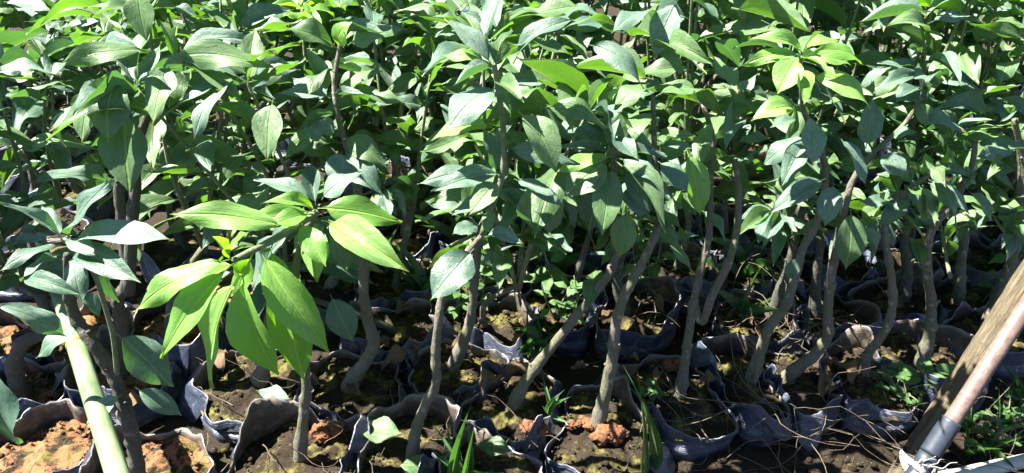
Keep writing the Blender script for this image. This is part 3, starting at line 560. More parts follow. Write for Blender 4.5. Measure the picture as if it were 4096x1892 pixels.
def back_seedling(p, i):
    far = p.y > 1.9
    e = empty('citrus_seedling', p.copy())
    g = 'seedlings crowding the back rows'
    H = rnd.uniform(.46, .64) + (.03 if p.x > 0 else -.03); H = sun_cap(p, H); lean = Vector((rnd.gauss(0, .05), rnd.gauss(0, .04), 0))
    ht = H * (rnd.uniform(.22, .36) if p.y < 1.75 else rnd.uniform(.34, .46)); r = rnd.uniform(.007, .0105)
    r *= .85; pts = [p - Vector((0, 0, .03)), p, p + lean * .4 + Vector((rnd.gauss(0, .015), rnd.gauss(0, .015), ht * .5)), p + lean + Vector((0, 0, ht))]
    tube('trunk', pts, [r * 1.15, r, r * .85, r * .7], M[rnd.choice(['bark', 'bark', 'bark_dark'])], e, 8 if far else 10, .14, 4)
    young = rnd.random() < .18
    ns = rnd.choice([2, 3, 3]) if p.y < 1.75 else rnd.choice([1, 2, 2, 3]); main = rnd.choice(['mature', 'mature', 'dusty'])
    size = 'tall' if H > .58 else 'short' if H < .50 else 'mid-height'
    where = 'close behind the front row' if p.y < 1.55 else 'in the crowded middle of the bed' if p.y < 2.1 else 'far back in the bed'
    look = 'yellow-green young tips' if young else 'dusty grey-green leaves' if main == 'dusty' else 'plain green leaves'
    tag(e, f"{size} seedling of {('one shoot', 'two shoots', 'three shoots')[ns - 1]} with {look}, {where}", 'seedling', g)
    a0 = rnd.uniform(0, 6.28)
    for s in range(ns):
        a = a0 + s * 6.28 / ns; sp = .0 if ns == 1 else rnd.uniform(.05, .10); dv = Vector((math.cos(a), math.sin(a), 0)) * sp
        sh = [pts[-1] - Vector((0, 0, .012)), pts[-1] + dv * .6 + Vector((0, 0, (H - ht) * .45)), pts[-1] + dv + lean * .4 + Vector((0, 0, (H - ht) * rnd.uniform(.85, 1.1)))]
        shoot(e, sh, .0048, .002)
        foliage(e, sh, rnd.randint(9, 13) if ns > 1 else 15, main, rnd.uniform(.118, .145) if p.y < 1.65 else rnd.uniform(.10, .132), .05 if ns > 1 else -.25 + .25, seed=i * 13 + s, young_tip=young, droop=.02)
    return e
for i, p in enumerate(BACK): back_seedling(p, i)

# ------------------------------------------------------------------ growing bags: each cell bounded by its neighbours
ALL = PLANTS + BACK
def cell_radius(i, n, rmax):
    c = ALL[i]; rr = []
    nb = [q for j, q in enumerate(ALL) if j != i and (q - c).to_2d().length < 2.2 * rmax]
    for k in range(n):
        th = 2 * math.pi * k / n; d = Vector((math.cos(th), math.sin(th))); r_ = rmax
        for q in nb:
            v = (q - c).to_2d(); L = v.length; cs = d.dot(v) / L
            if cs > .05: r_ = min(r_, (L * .5 - .004) / cs)
        rr.append(r_)
    for _ in range(3): rr = [min(rr[k], .25 * rr[k - 1] + .5 * rr[k] + .25 * rr[(k + 1) % n]) for k in range(n)]
    return rr
def make_bag(i, label, group, clay, near):
    c = Vector((ALL[i].x, ALL[i].y, 0)); rs = random.Random(i * 7 + 3)
    n = 84 if near else 32; rmax = .102
    rr = cell_radius(i, n, rmax); sd_ = rs.uniform(0, 90)
    e = empty('growing_bag', c); tag(e, label, 'bag', group)
    def nz(k, f, o): th = 2 * math.pi * k / n; return noise.noise(Vector((math.cos(th) * f + sd_, math.sin(th) * f + o, o * 1.7)))
    V, U, Fc, MI = [], [], [], []
    rows = []
    hi = .008 + .012 * rs.random()
    for k in range(n):
        th = 2 * math.pi * k / n; d = Vector((math.cos(th), math.sin(th), 0))
        rim = SOIL + hi + .062 * nz(k, 1.2, 1) + .010 * nz(k, 3.5, 2) + (.0035 * nz(k, 16, 3) if near else 0)
        rim = max(rim, SOIL + .004)
        r0 = rr[k]; crink = .0035 * nz(k, 5, 4) + .0012 * nz(k, 15, 5)
        tilt = .024 * nz(k, 1.6, 6) - .004
        fold = max(0., nz(k, 1.5, 7) - .02) * 1.6; fl = min(.05, .11 * fold)
        prof = []
        for z, f in ((GROUND - .02, .93), (GROUND + .005, .97), (GROUND + .02, 1.), (SOIL - .02, .99)):
            prof.append(d * (r0 * f + crink + .003 * noise.noise(Vector((math.cos(th) * 3 + sd_, math.sin(th) * 3, z * 60)))) + Vector((0, 0, z)))
        rt = r0 * .975 + tilt + crink
        for s in (.35, .7, 1.):
            z = SOIL - .02 + (rim - SOIL + .02) * s
            prof.append(d * (r0 * .985 + (rt - r0 * .985) * s + crink * s + .0025 * noise.noise(Vector((th * 4 + sd_, z * 90, 0)))) + Vector((0, 0, z)))
        # rolled-over lip, longer where the film has folded outwards
        out = [(.0006, .0008), (.0014, -.0004), (.002 + fl * .35, -.003 - fl * .30), (.0024 + fl * .62, -.005 - fl * .85)]
        lip = [d * (rt + crink + ox) + Vector((0, 0, rim + oz)) for ox, oz in out]
        inner = [d * (rt + crink - .0007) + Vector((0, 0, rim - .0004))]
        for s in (.6, .25, -.15):
            z = SOIL - .02 + (rim - SOIL + .02) * s
            inner.append(d * (r0 * .985 + (rt - r0 * .985) * s + crink * s - .0022) + Vector((0, 0, z - (.01 if s < 0 else 0))))
        rows.append((prof, lip, inner))
    na, nl_, ni = 7, 4, 4; tot = na + nl_ + ni
    for k in range(n):
        for j, p in enumerate(rows[k][0] + rows[k][1] + rows[k][2]): V.append(p); U.append((k / n, (rows[k][0][-1].z - p.z if j < na or j >= na + nl_ else (j - na) * .006)))
    for k in range(n):
        k2 = (k + 1) % n; A, B = k * tot, k2 * tot
        for j in range(na - 1): Fc.append((A + j, B + j, B + j + 1, A + j + 1)); MI.append(0)
        Fc.append((A + na - 1, B + na - 1, B + na + nl_, A + na + nl_)); MI.append(1)
        for j in range(ni - 1): Fc.append((A + na + nl_ + j, B + na + nl_ + j, B + na + nl_ + j + 1, A + na + nl_ + j + 1)); MI.append(1)
        Fc.append((A + na - 1, B + na - 1, B + na, A + na)); MI.append(0)
        for j in range(nl_ - 1): Fc.append((A + na + j, B + na + j, B + na + j + 1, A + na + j + 1)); MI.append(0)
    mesh_obj('plastic_sleeve', V, Fc, None, e, U, mats=[M['film_out'], M['film_in']], midx=MI)
    # soil
    nr = 16 if near else 6; m_ = n; V, Fc = [], []
    def sz(p):
        q = p + c; amp = 1 if near else .8
        return SOIL + amp * (.011 * noise.noise(q * 22) + .0065 * noise.noise(q * 60 + Vector((3, 1, 0))) + (.004 * noise.noise(q * 150) if near else 0)) - .004
    V.append(Vector((0, 0, sz(Vector()) + .008)))
    for j in range(1, nr + 1):
        s = j / nr
        for k in range(m_):
            th = 2 * math.pi * k / m_; p = Vector((math.cos(th), math.sin(th), 0)) * (rr[k] * .968) * s
            V.append(p + Vector((0, 0, sz(p) + .008 * (1 - s) ** 2 - .006 * s ** 4)))
    for k in range(m_):
        Fc.append((0, 1 + k, 1 + (k + 1) % m_))
        for j in range(nr - 1):
            a = 1 + j * m_; Fc.append((a + k, a + m_ + k, a + m_ + (k + 1) % m_, a + (k + 1) % m_))
    sm = M['soil_clay'] if clay else M['soil']
    so = mesh_obj('soil', V, Fc, sm, e)
    if near:
        V, Fc = [], []
        for q in range(190):
            s = math.sqrt(rs.random()) * .9; k = rs.randrange(m_); th = 2 * math.pi * k / m_
            p = Vector((math.cos(th), math.sin(th), 0)) * rr[k] * .95 * s
            if p.length < .012: continue
            sz_ = rs.choice([.001, .0015, .002, .0025, .004]) * rs.uniform(.7, 1.3); z = sz(p)
            lump(V, Fc, p + Vector((0, 0, z + sz_ * .3)), sz_, rs)
        cr = mesh_obj('crumbs', V, Fc, sm, so); cr['kind'] = 'stuff'
    return e
_ico = None
def lump(V, Fc, c, r, rs, sub=1, sq=.75):
    global _ico
    if _ico is None:
        _ico = {}
        for s in (1, 2, 3):
            bm = bmesh.new(); bmesh.ops.create_icosphere(bm, subdivisions=s, radius=1)
            _ico[s] = ([v.co.copy() for v in bm.verts], [tuple(v.index for v in f.verts) for f in bm.faces]); bm.free()
    vs_, fs_ = _ico[sub]; n0 = len(V); o_ = Vector((rs.uniform(0, 99), 0, 0))
    for v in vs_:
        f = 1 + .6 * noise.noise(v * 1.6 + o_) + (.4 * noise.noise(v * 3.7 + o_) if sub > 1 else 0) + (.25 * noise.noise(v * 8 + o_) if sub > 2 else 0)
        V.append(c + Vector((v.x, v.y, v.z * sq)) * r * f)
    for f in fs_: Fc.append(tuple(a + n0 for a in f))
BAGLAB = {0: 'mossy bag under the glowing young leaves, torn rim folded outwards', 1: 'bag of orange clay soil holding the leaning dark trunk beside the pale green pipe', 2: 'sunlit bag of tan soil holding the crooked stub trunk',
    4: 'sunlit bag holding the slim shaded trunk beside the thin upper pipe', 6: 'dark mossy bag holding the stout trunk with crooked base', 8: 'front bag holding the crooked trunk with the broad pale leaf',
    9: 'dark bag holding the long slanting pale trunk', 10: 'bag with bright orange clay round the upright mossy trunk', 11: 'mossy bag holding the low forked trunk',
    12: 'bag tangled in dry roots holding the pale-barked trunk', 13: 'mossy front bag holding the trunk that lies low then rises', 14: 'bag below the clover patch holding the S-curved trunk', 15: 'bag holding the straight grey trunk behind the clover patch', 3: 'bag at the foot of the double-trunked seedling with broad shaded leaves', 5: 'sunlit bag at the foot of the second slim dark trunk', 7: 'bag at the foot of the short stub trunk behind the largest glowing leaf', 16: 'bag behind the slanting stake at the foot of the half hidden seedling',
    17: 'bag at the foot of the scarred trunk behind the broad pale leaf', 18: 'bag at the foot of the thin reddish twisted trunk', 19: 'bag at the foot of the dark post-like trunk', 20: 'bag at the foot of the bent trunk behind the glowing leaves',
    21: 'bag between the forked stems and the pale bent trunk', 22: 'bag behind the low-lying trunk with the blue-green leaf', 23: 'bag behind the dark S-curved trunk', 24: 'bag in deep shade behind the straight grey trunk', 25: 'bag close behind the slanting trunk', 26: 'bag between the upright mossy trunk and the forked stems, set back',
    EXTRA: 'sunlit bag of bare orange clay soil with no seedling, beside the pale green pipe', EXTRA + 1: 'sunlit bag next to the bare clay bag, under the big drooping dusty leaf', EXTRA + 2: 'blue-black folded bag in front under the tall grass tuft'}
for i, p in enumerate(ALL):
    if i < len(PLANTS):
        lab = BAGLAB.get(i); grp = None
        if not lab: lab, grp = 'weathered dark plastic growing bag just behind the front row', 'growing bags behind the front row'
    else:
        grp = 'growing bags in the back rows'; lab = 'weathered plastic growing bag in the %s row behind the front row' % ('first', 'second', 'third', 'fourth', 'fifth', 'sixth', 'seventh', 'eighth', 'ninth', 'tenth', 'eleventh', 'twelfth')[max(0, min(11, int((p.y - .07 * p.x - 1.06) / .155)))]
    make_bag(i, lab, grp, (p.x < -.42 and p.y < 1.3), i < len(PLANTS) or p.y < 1.35)

# ------------------------------------------------------------------ ground
V, Fc = [], []
nx, ny = 150, 120
xs = [-1.8 + 3.6 * i / nx for i in range(nx + 1)]; ys = [.25 + 3.2 * j / ny for j in range(ny + 1)]
xs = [-60, -20, -6, -2.6] + xs + [2.6, 6, 20, 60]; ys = [-40, -10, -2, -.4] + ys + [4, 6, 15, 80]
for yy in ys:
    for xx in xs:
        q = Vector((xx, yy, 0)); V.append((xx, yy, .012 * noise.noise(q * 9) + .008 * noise.noise(q * 31) + .005 * noise.noise(q * 80) - .004 + GROUND))
W_ = len(xs)
for j in range(len(ys) - 1):
    for i in range(W_ - 1): Fc.append((j * W_ + i, j * W_ + i + 1, (j + 1) * W_ + i + 1, (j + 1) * W_ + i))
g = mesh_obj('ground', V, Fc, M['earth']); g['kind'] = 'structure'

# ------------------------------------------------------------------ slanting stake, pipes, strap
def cyl(name, a, b_, r0, r1, material, parent, seg=20, rough=0., hollow=0., n=14):
    """straight tube modelled along local Z (grain follows it)"""
    d = b_ - a; L = d.length; pts = [Vector((0, 0, L * k / n)) for k in range(n + 1)]
    V, Fc, U = tube_data(pts, [r0 + (r1 - r0) * k / n for k in range(n + 1)], seg, rough, 5., cap=not hollow)
    if hollow:
        m_ = len(V); V2, F2, _ = tube_data(pts, [(r0 + (r1 - r0) * k / n) * (1 - hollow) for k in range(n + 1)], seg, 0, 0, cap=False)
        V += V2; U = U + U; Fc += [tuple(q + m_ for q in f[::-1]) for f in F2]
        for k in range(seg):
            k2 = (k + 1) % seg
            Fc.append((k2, k, m_ + k, m_ + k2)); o_ = n * seg; Fc.append((o_ + k, o_ + k2, m_ + o_ + k2, m_ + o_ + k))
    o = mesh_obj(name, V, Fc, material, parent, U)
    o.rotation_mode = 'QUATERNION'; o.rotation_quaternion = d.to_track_quat('Z', 'Y'); o.location = a - (parent.location if parent else Vector())
    return o
sa = on_z(T(8, 650, 1250), GROUND - .02); sb = on_y(T(8, 1400, 75), sa.y + .13)
st = cyl('wooden_stake', sa - (sb - sa).normalized() * .12, sb, .0205, .0185, M['timber'], None, 26, .07, n=40)
tag(st, 'weathered wooden stake slanting up beside the red-brown pipe', 'stake')
pa = on_y(T(8, 735, 1215), sa.y - .050); pb = on_y(T(8, 1390, 215), sa.y + .072)
pd = (pb - pa).normalized(); pc = on_y(T(8, 922, 922), pa.y + .35 * (pb.y - pa.y)); 
s_ = (pc - pa).dot(pd); pc = pa + pd * s_
pe = empty('standpipe', pa); tag(pe, 'red-brown pipe set in a blue-grey coupling, tied to the wooden stake', 'pipe')
cyl('pipe', pa + pd * (s_ - .04), pb, .0112, .0112, M['oxide'], pe, 22, .02)
cu = cyl('coupling', pa + pd * (s_ * .42), pc, .0142, .0142, M['grey_pvc'], pe, 26, 0, .16)
cyl('coupling', pa - pd * .10, pa + pd * (s_ * .42 - .0012), .0136, .0136, M['grey_pvc'], pe, 26, 0, .16)
# strap round both
ctr = on_y(T(8, 770, 1150), sa.y - .035); ax = pd; ux = (Vector((1, 0, 0)) - ax * ax.x).normalized(); uy = ax.cross(ux)
k0 = (ctr - sa).dot((sb - sa).normalized()); c1 = sa + (sb - sa).normalized() * k0; k1 = (ctr - pa).dot(pd); c2 = pa + pd * k1
ln = (c2 - c1); mid = (c1 + c2) / 2; ex = (ln - ax * ln.dot(ax)).normalized(); ey = ax.cross(ex); hl = ln.length / 2
pe2 = empty('plastic_strap', mid); tag(pe2, 'frayed white plastic strap lashing the pipe coupling to the stake', 'strap')
for q in range(2):
    pts = []
    for k in range(41):
        th = 2 * math.pi * k / 40; cx = math.cos(th)
        rad = .0225 if cx < 0 else .0225 + (.0155 - .0225) * cx
        pts.append(mid + ex * (cx * (rad + hl)) + ey * (math.sin(th) * rad) + ax * ((q - 1) * .006 + .004 * math.sin(th * 2 + q * 2)) - ax * .01 * cx)
    V, Fc = [], []
    for k, p in enumerate(pts):
        o_ = (p - mid).normalized() * (.0012 * (q + 1))
        V += [p - mid + o_ - ax * .0045, p - mid + o_ * 1.6, p - mid + o_ + ax * .0045]
    for k in range(40): Fc += [(k * 3, k * 3 + 1, k * 3 + 4, k * 3 + 3), (k * 3 + 1, k * 3 + 2, k * 3 + 5, k * 3 + 4)]
    mesh_obj('band', V, Fc, M['string'], pe2)
for q in range(5):
    a = mid + ex * (hl + .022) + ey * random.uniform(-.01, .01); pts = [a]
    for k in range(4): pts.append(pts[-1] + Vector((random.uniform(.002, .010), random.uniform(-.006, .004), random.uniform(-.004, .008))))
    tube('frayed_end', pts, [.0012, .0005], M['string'], pe2, 5, 0, 3)
# white pipe on the ground at the foot
wa = on_z(T(8, 840, 1225), GROUND + .012); wb = on_z(T(8, 1340, 1118), GROUND + .014)
wp = cyl('water_pipe', wa - (wb - wa) * .2, wb + (wb - wa) * .5, .0105, .0105, M['pvc_white'], None, 18, .02); tag(wp, 'dirty white plastic pipe lying on the ground past the stake foot', 'pipe')
# pale pipe rail running back on the left
pz = .335
p1 = on_z(F(330, 1300), pz); p2 = on_z(F(192, 868), pz)
pr_ = empty('pipe_rail', p1); tag(pr_, 'pale green plastic pipe joined to a thinner pipe, running back between the bags', 'pipe')
dr = (p2 - p1).normalized()
cyl('pipe', p1 - dr * .25, p2, .0128, .0128, M['pvc'], pr_, 26, .0, .12)
cyl('rim', p2 - dr * .004, p2 + dr * .003, .0134, .0134, M['pvc_rim'], pr_, 26, 0, .2, n=2)
q_ = [p2 - dr * .05, p2 + dr * .02] + [on_z(F(*q[:2]), q[2]) for q in ((155, 775, .337), (112, 640, .34), (90, 560, .345))]
tube('inner_pipe', q_, [.0092, .0092], M['pvc'], pr_, 18, 0, 6)
tube('support', [Vector((p1.x, p1.y, -.03)) - dr * .2, Vector((p1.x, p1.y, pz)) - dr * .2], [.012, .012], M['timber'], pr_, 12, .1, 8)

# ------------------------------------------------------------------ clods, fallen leaves, weeds
def clod(label, px, r, n=3, material='clay', z=None):
    p = on_z(px, SOIL + .004 if z is None else z); rs = random.Random(int(p.x * 1e4)); V, Fc = [], []
    for q in range(n * 3): lump(V, Fc, Vector((rs.uniform(-1, 1) * r, rs.uniform(-.7, .7) * r, r * .1 + rs.uniform(0, r * .35))), r * rs.choice([.2, .3, .45, .65]), rs, 3, .8)
    o = mesh_obj('clay_clod', V, Fc, M[material]); o.location = p; return tag(o, label, 'clod')
clod('orange crumbly clay clod below the drooping glowing leaves', T(6, 345, 1010), .018)
clod('orange clay lump standing among grass behind the slanting trunk', T(7, 85, 530), .020, 4)
clod('red clay clod at the foot of the upright mossy trunk', T(7, 500, 985), .020, 4)
clod('smaller red clay clod between the upright mossy trunk and the slanting trunk', T(7, 340, 945), .016)
clod('orange clay clod in the bag of the slanting trunk', T(7, 110, 985), .015)
clod('small ochre clay clod by the bag rim next to the tiny clover sprig', T(7, 655, 870), .012, 2)
clod('ochre clay clod behind the forked trunk', T(7, 805, 660), .015, 3)
clod('orange clay clod lit by the sun between the low-lying and S-curved trunks', T(8, 410, 490), .018, 3)
clod('orange clay clod beside the stake next to the clover', T(8, 860, 650), .014, 2)
def fallen(label, bp, tp_, wpx, kind, z=SOIL + .022, var=3):
    b_ = on_z(bp, z); t2 = on_z(tp_, z + .004); me = LEAVES[kind][var]; o = bpy.data.objects.new('fallen_leaf', me); COL.objects.link(o)
    o.matrix_world = frame(o, b_, t2, wpx / FPX * depth(b_) * 1.5, 0.1, Vector((0, -.1, 1))); return tag(o, label, 'leaf')
fallen('fallen green leaf with notched edge lying by the folded bag rim', T(6, 515, 975), T(6, 732, 990), 80, 'mature')
fallen('grey-green fallen leaf in the shaded bag below the glowing leaves', T(6, 0, 775), T(6, 172, 815), 45, 'dusty')
fallen('dark fallen leaf under the grass tuft', T(7, -185, 1050), T(7, 0, 1075), 60, 'mature')
fallen('round green leaf on the soil at the foot of the crooked trunk', T(6, 870, 1160), T(6, 725, 1150), 70, 'mature')
M['dead'] = plain('dead_leaf', (.06, .035, .018), (.20, .125, .065), 60, .8, .8)
DEAD = [leaf_mesh(40 + i, 'dead', nl=9, nw=2, arch=a, fold=f, wave=.12, fat=.85, twist=1.2) for i, (a, f) in enumerate(((.2, .6), (-.1, .9), (.3, .2)))]
rs = random.Random(77)
for q in range(46):
    p = on_z((rs.uniform(500, 3700), rs.uniform(1150, 1850)), SOIL + .012)
    if p.y < .90 + .09 * p.x: p = on_z((rs.uniform(1500, 3700), rs.uniform(1200, 1600)), SOIL + .012)
    a = rs.uniform(0, 6.28); L = rs.uniform(.025, .06); o = bpy.data.objects.new('dead_leaf', DEAD[q % 3]); COL.objects.link(o)
    o.matrix_world = frame(o, p, p + Vector((math.cos(a), math.sin(a), rs.uniform(-.1, .2))) * L, L * rs.uniform(.35, .5), rs.uniform(-.5, .5), Vector((0, 0, 1)))
    tag(o, 'curled brown dead leaf lying on the bag soil', 'leaf', 'dead leaves on the soil')
BLADES = [leaf_mesh(80 + i, 'grass', nl=12, nw=1, arch=a, fold=.5, wave=.0, serr=0, pet=.01, fat=.9, width=1) for i, a in enumerate((.06, .14, .22))]
def tuft(label, p, n, L, seed, group=None, w_=.035, up=1., px=None):
    rs = random.Random(seed); e = empty('grass_tuft', p); tag(e, label, 'grass', group)
    for q in range(n):
        a = rs.uniform(0, 6.28); d = Vector((math.cos(a), math.sin(a), rs.uniform(.35, 1.5) * up)).normalized(); l = L * rs.uniform(.5, 1.2)
        o = add_leaf(e, p + Vector((rs.uniform(-.006, .006), rs.uniform(-.006, .006), -.004)), p + d * l, max(.0028, l * w_), None, rs.uniform(-.5, .5), None, Vector((0, 0, 1)) - d * .2, BLADES); o.name = 'blade'
    return e
def blade_tuft(label, px, tips, w_, z):
    p = on_z(px, z); e = empty('grass_tuft', p); tag(e, label, 'grass')
    for tpx, dy in tips:
        o = add_leaf(e, p, on_y(tpx, p.y + dy), w_, None, random.uniform(-.4, .4), None, Vector((0, -.5, 1)), BLADES); o.name = 'blade'
blade_tuft('tall bright grass tuft rising in front of the bags below the crooked trunk', T(6, 1060, 1230),
    [(T(6, 1085, 840), -.02), (T(6, 1100, 950), -.05), (T(6, 1330, 1230), -.1), (T(6, 1000, 960), .02), (T(6, 870, 1060), .02), (T(6, 960, 930), .04), (T(6, 1250, 1190), -.03), (T(6, 1060, 900), .03), (T(6, 890, 940), .02)], .0075, SOIL - .02)
blade_tuft('small fresh grass sprig in the bag between slanting and mossy trunks', T(7, 195, 900), [(T(7, 265, 770), 0), (T(7, 300, 805), -.01), (T(7, 150, 850), 0), (T(7, 290, 940), -.03), (T(7, 150, 690), .03), (T(7, 240, 800), .01)], .006, SOIL + .005)
blade_tuft('thin tall grass stalks crossing in front of the mossy bag', T(7, 615, 1180), [(T(7, 622, 630), -.0), (T(7, 560, 650), .01), (T(7, 650, 1000), 0), (T(7, 700, 1100), -.02)], .0035, SOIL - .06)
tuft('green grass tuft growing behind the orange clay lump', on_z(T(7, 130, 600), SOIL), 16, .09, 3)
for k, (tx, ty) in enumerate([(6, (850, 330)), (6, (790, 280)), (6, (470, 200)), (2, (640, 580)), (2, (820, 560)), (1, (185, 860)), (1, (180, 640)), (2, (300, 560)), (1, (1000, 480)), (1, (1060, 1060)), (7, (1170, 220)), (7, (1150, 420)), (8, (1130, 170)), (3, (1170, 1040)), (2, (900, 980)), (6, (640, 200)), (7, (250, 200))]):
    tuft('tuft of narrow green grass growing between the shaded bags', on_z(T(tx, *ty), SOIL - .01), 9, .12, 30 + k, 'grass tufts between bags', .017, 1.4)
for k in range(40):
    tuft('small grass tuft at the back among seedling stems', Vector((rnd.uniform(-1.5, 1.6), rnd.uniform(1.3, 2.8), SOIL)), 10, .12, 90 + k, 'grass tufts among back rows', .018, 1.3)
for k, (x_, y_) in enumerate([(1100, 1080), (1000, 1120), (1170, 960), (1250, 860), (1010, 990)]):
    tuft('weedy grass clump at the foot of the stake by the white pipe', on_z(T(8, x_, y_), GROUND), 8, .07, 150 + k, 'grass clumps at the stake foot', .045)
# broad-leaved weeds
def round_leaf():
    V, Fc, U = [(0, 0, 0)], [], [(.5, .5)]; n = 14
    for ring, rr_ in ((1, .5), (2, 1.)):
        for k in range(n):
            th = 2 * math.pi * k / n; r_ = rr_ * (1 - .16 * math.exp(-(((th - math.pi * 0) + math.pi) % (2 * math.pi) - math.pi) ** 2 * 6))
            V.append((.5 + .5 * r_ * math.cos(th), .5 * r_ * math.sin(th), .10 * rr_ * rr_ - .05 + .02 * math.sin(3 * th) * rr_)); U.append((.5 + .5 * r_ * math.cos(th), .5 + .5 * r_ * math.sin(th)))
    V[0] = (.5, 0, -.06)
    for k in range(n):
        Fc.append((0, 1 + k, 1 + (k + 1) % n)); Fc.append((1 + k, 1 + n + k, 1 + n + (k + 1) % n, 1 + (k + 1) % n))
    n0 = len(V)
    V += [(-.5, .015, -.3), (-.5, -.015, -.3), (.05, .015, 0), (.05, -.015, 0)]; U += [(.5, .5)] * 4; Fc.append((n0, n0 + 1, n0 + 3, n0 + 2))
    me = bpy.data.meshes.new('leaf'); me.from_pydata(V, [], Fc); l = me.uv_layers.new(name='UVMap')
    for p in me.polygons:
        for li, vi in zip(p.loop_indices, p.vertices): l.data[li].uv = U[vi]
    me.materials.append(M['weed']); me.polygons.foreach_set('use_smooth', [True] * len(me.polygons)); return me
RL = round_leaf()
def clover(label, px, z, n, L, spread, seed, hgt=.03):
    rs = random.Random(seed); p = on_z(px, z); e = empty('clover_weed', p); tag(e, label, 'weed')
    for q in range(n):
        a = q * 2.4 + rs.uniform(-.3, .3); rad = spread * rs.uniform(.15, 1.); c = p + Vector((math.cos(a) * rad, math.sin(a) * rad, hgt * rs.uniform(.5, 1.1)))
        tube('stem', [p, p.lerp(c, .5) + Vector((0, 0, .008)), c], [.0012, .0008], M['green_stem'], e, 5, 0, 3)
        k = 3 if L < .02 else 1
        for j in range(k):
            aj = a + (j * 2.09 if k == 3 else 0); d = Vector((math.cos(aj), math.sin(aj), rs.uniform(-.1, .25))) * L * rs.uniform(.8, 1.2)
            add_leaf(e, c, c + d, L * .6, None, rs.uniform(-.2, .2), None, Vector((0, -.2, 1)), [RL])
clover('bright round-leaved weed in the sun beside the wooden stake', T(8, 765, 775), SOIL - .0, 5, .042, .012, 1, .05)
clover('small clover patch spilling over the bag rim beside the S-curved trunk', T(8, 640, 800), SOIL, 16, .012, .05, 2, .03)
clover('tiny clover sprig in the dark soil between the mossy and forked trunks', T(7, 705, 835), SOIL, 7, .012, .022, 3, .025)
clover('low clover growing among grass at the stake foot', T(8, 1190, 960), GROUND, 7, .013, .05, 4, .04)
clover('round-leaved weed under the grass near the white pipe', T(8, 1180, 1060), GROUND, 6, .016, .05, 5, .05)
def weed(label, px, z, H, n, L, seed, lean=(0, 0)):
    rs = random.Random(seed); p = on_z(px, z); e = empty('broadleaf_weed', p); tag(e, label, 'weed', 'leafy weeds between the bags')
    for s in range(2):
        tp_ = p + Vector((lean[0] + rs.uniform(-.04, .04), lean[1] + rs.uniform(-.03, .03), H * rs.uniform(.8, 1.1))); pts = [p, p.lerp(tp_, .5) + Vector((rs.uniform(-.015, .015), 0, 0)), tp_]
        tube('stem', pts, [.002, .001], M['green_stem'], e, 6, 0, 4); a = rs.uniform(0, 6)
        for q in range(n):
            c = catmull(pts, 6)[min(2 + int(q * 11 / n), 12)]; a += 2.4; d = Vector((math.cos(a), math.sin(a), rs.uniform(-.4, .3))).normalized() * L * rs.uniform(.6, 1.2)
            add_leaf(e, c, c + d, L * .42, None, rs.uniform(-.3, .3), None, Vector((0, -.3, 1)), WEEDL)
for k, (t_, x_, y_, H, n_, L) in enumerate([(7, 180, 300, .16, 6, .05), (7, 300, 430, .10, 5, .035), (7, 220, 420, .10, 5, .03), (8, 60, 220, .14, 6, .035), (8, 30, 300, .1, 6, .03), (7, 690, 280, .17, 7, .045), (1, 1190, 1000, .16, 9, .055), (6, 1010, 400, .10, 6, .035), (6, 1140, 330, .10, 6, .04), (8, 1080, 330, .16, 6, .05), (1, 1100, 1060, .14, 7, .05), (7, 640, 230, .16, 6, .04)]):
    weed('thin leafy weed shoots growing up between the seedling bags', T(t_, x_, y_), SOIL, H, n_, L, 400 + k)
# dry roots and stalks tangled over the right-hand bags and the gap in front
def strands(name, label, boxes, seed):
    rs = random.Random(seed); V, Fc = [], []
    for (c, sx, sy, n, L, z0, z1, rad) in boxes:
        for q in range(n):
            p = Vector((c.x + rs.uniform(-sx, sx), c.y + rs.uniform(-sy, sy), rs.uniform(z0, z1))); a = rs.uniform(0, 6.28); d = Vector((math.cos(a), math.sin(a) * .7, rs.uniform(-.1, .5))).normalized(); pts = [p]
            for k in range(7):
                d = (d + Vector((rs.gauss(0, .5), rs.gauss(0, .5), rs.gauss(-.09, .3)))).normalized(); nx_ = pts[-1] + d * L / 7
                nx_.z = max(nx_.z, z0 - .01); pts.append(nx_)
            v, f, _ = tube_data(catmull(pts, 2), lerp_list([rad * rs.uniform(.4, .95), rad * .3], 15), 4, 0, 0, False); n0 = len(V); V += v; Fc += [tuple(i_ + n0 for i_ in ff) for ff in f]
    o = mesh_obj(name, V, Fc, M['twig']); o['kind'] = 'stuff'; o['label'] = label; o['category'] = 'roots'; return o
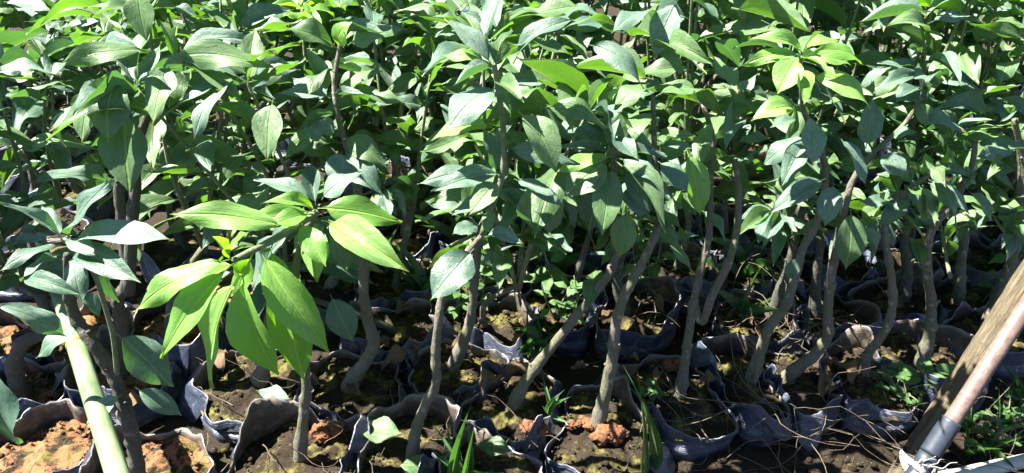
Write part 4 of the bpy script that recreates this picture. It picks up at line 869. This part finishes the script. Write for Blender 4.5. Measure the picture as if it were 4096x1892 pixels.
strands('dry_roots', 'tangle of thin dry roots and dead stalks over the bags and bare earth', [
    (on_z(T(8, 250, 1080), GROUND), .17, .06, 30, .24, GROUND + .01, GROUND + .07, .0011), (on_z(T(7, 1150, 1080), GROUND), .13, .05, 18, .24, GROUND + .01, GROUND + .08, .0011), (on_z(T(7, 1080, 430), SOIL), .11, .08, 18, .22, SOIL + .01, SOIL + .05, .0014),
    (on_z(T(8, 120, 500), SOIL), .08, .06, 26, .16, SOIL + .01, SOIL + .05, .0015), (on_z(T(7, 800, 260), SOIL), .12, .08, 16, .2, SOIL + .01, SOIL + .05, .0014), (on_z(T(8, 1000, 1040), GROUND), .12, .08, 22, .16, GROUND, GROUND + .05, .0011),
    (on_z(T(6, 700, 900), SOIL), .5, .18, 60, .12, SOIL + .004, SOIL + .02, .001)], 5)
# crumbled earth on the ground in front
rs = random.Random(9); V, Fc = [], []
for q in range(900):
    x_ = rs.uniform(-.5, 1.1); y_ = rs.uniform(.55, .95) + .09 * x_
    r_ = rs.choice([.002, .003, .004, .007]) * rs.uniform(.7, 1.3); lump(V, Fc, Vector((x_, y_, GROUND + r_ * .4)), r_, rs)
o = mesh_obj('earth_crumbs', V, Fc, M['earth']); o['kind'] = 'stuff'; o['label'] = 'crumbled dark earth strewn in front of the bags'; o['category'] = 'earth'
# ------------------------------------------------------------------ long-legged insect on a pale leaf near the top
ip = on_y((1836, 50), PLANTS[8].y - .01); ie = empty('long_legged_insect', ip); tag(ie, 'small dark long-legged insect perched on a pale leaf', 'insect')
k_ = depth(ip) / FPX
def im(x, y, d=0): return on_y((1780 + x / 9.15, y / 9.15), ip.y - .004 - d)
tube('body', [im(490, 345), im(480, 400), im(520, 470), im(555, 550)], [.0011, .0016, .0018, .0006], M['bug'], ie, 8, 0, 5)
for leg in ([(480, 380), (560, 400, .004), (700, 415, .006), (830, 395, .004), (880, 280, .002), (840, 130, .002), (720, 10)], [(500, 400), (520, 540), (440, 570, .004), (370, 450, .003), (420, 330, .003), (560, 240, .003), (690, 110, .002), (710, 30)], [(510, 430), (600, 420, .003), (720, 310, .003), (830, 190)], [(470, 380), (420, 450, .003), (390, 520)]):
    tube('leg', [im(*q) for q in leg], [.0006, .0004], M['bug'], ie, 5, 0, 3)
print('objects', len(bpy.data.objects), 'plants', len(PLANTS), 'back', len(BACK))
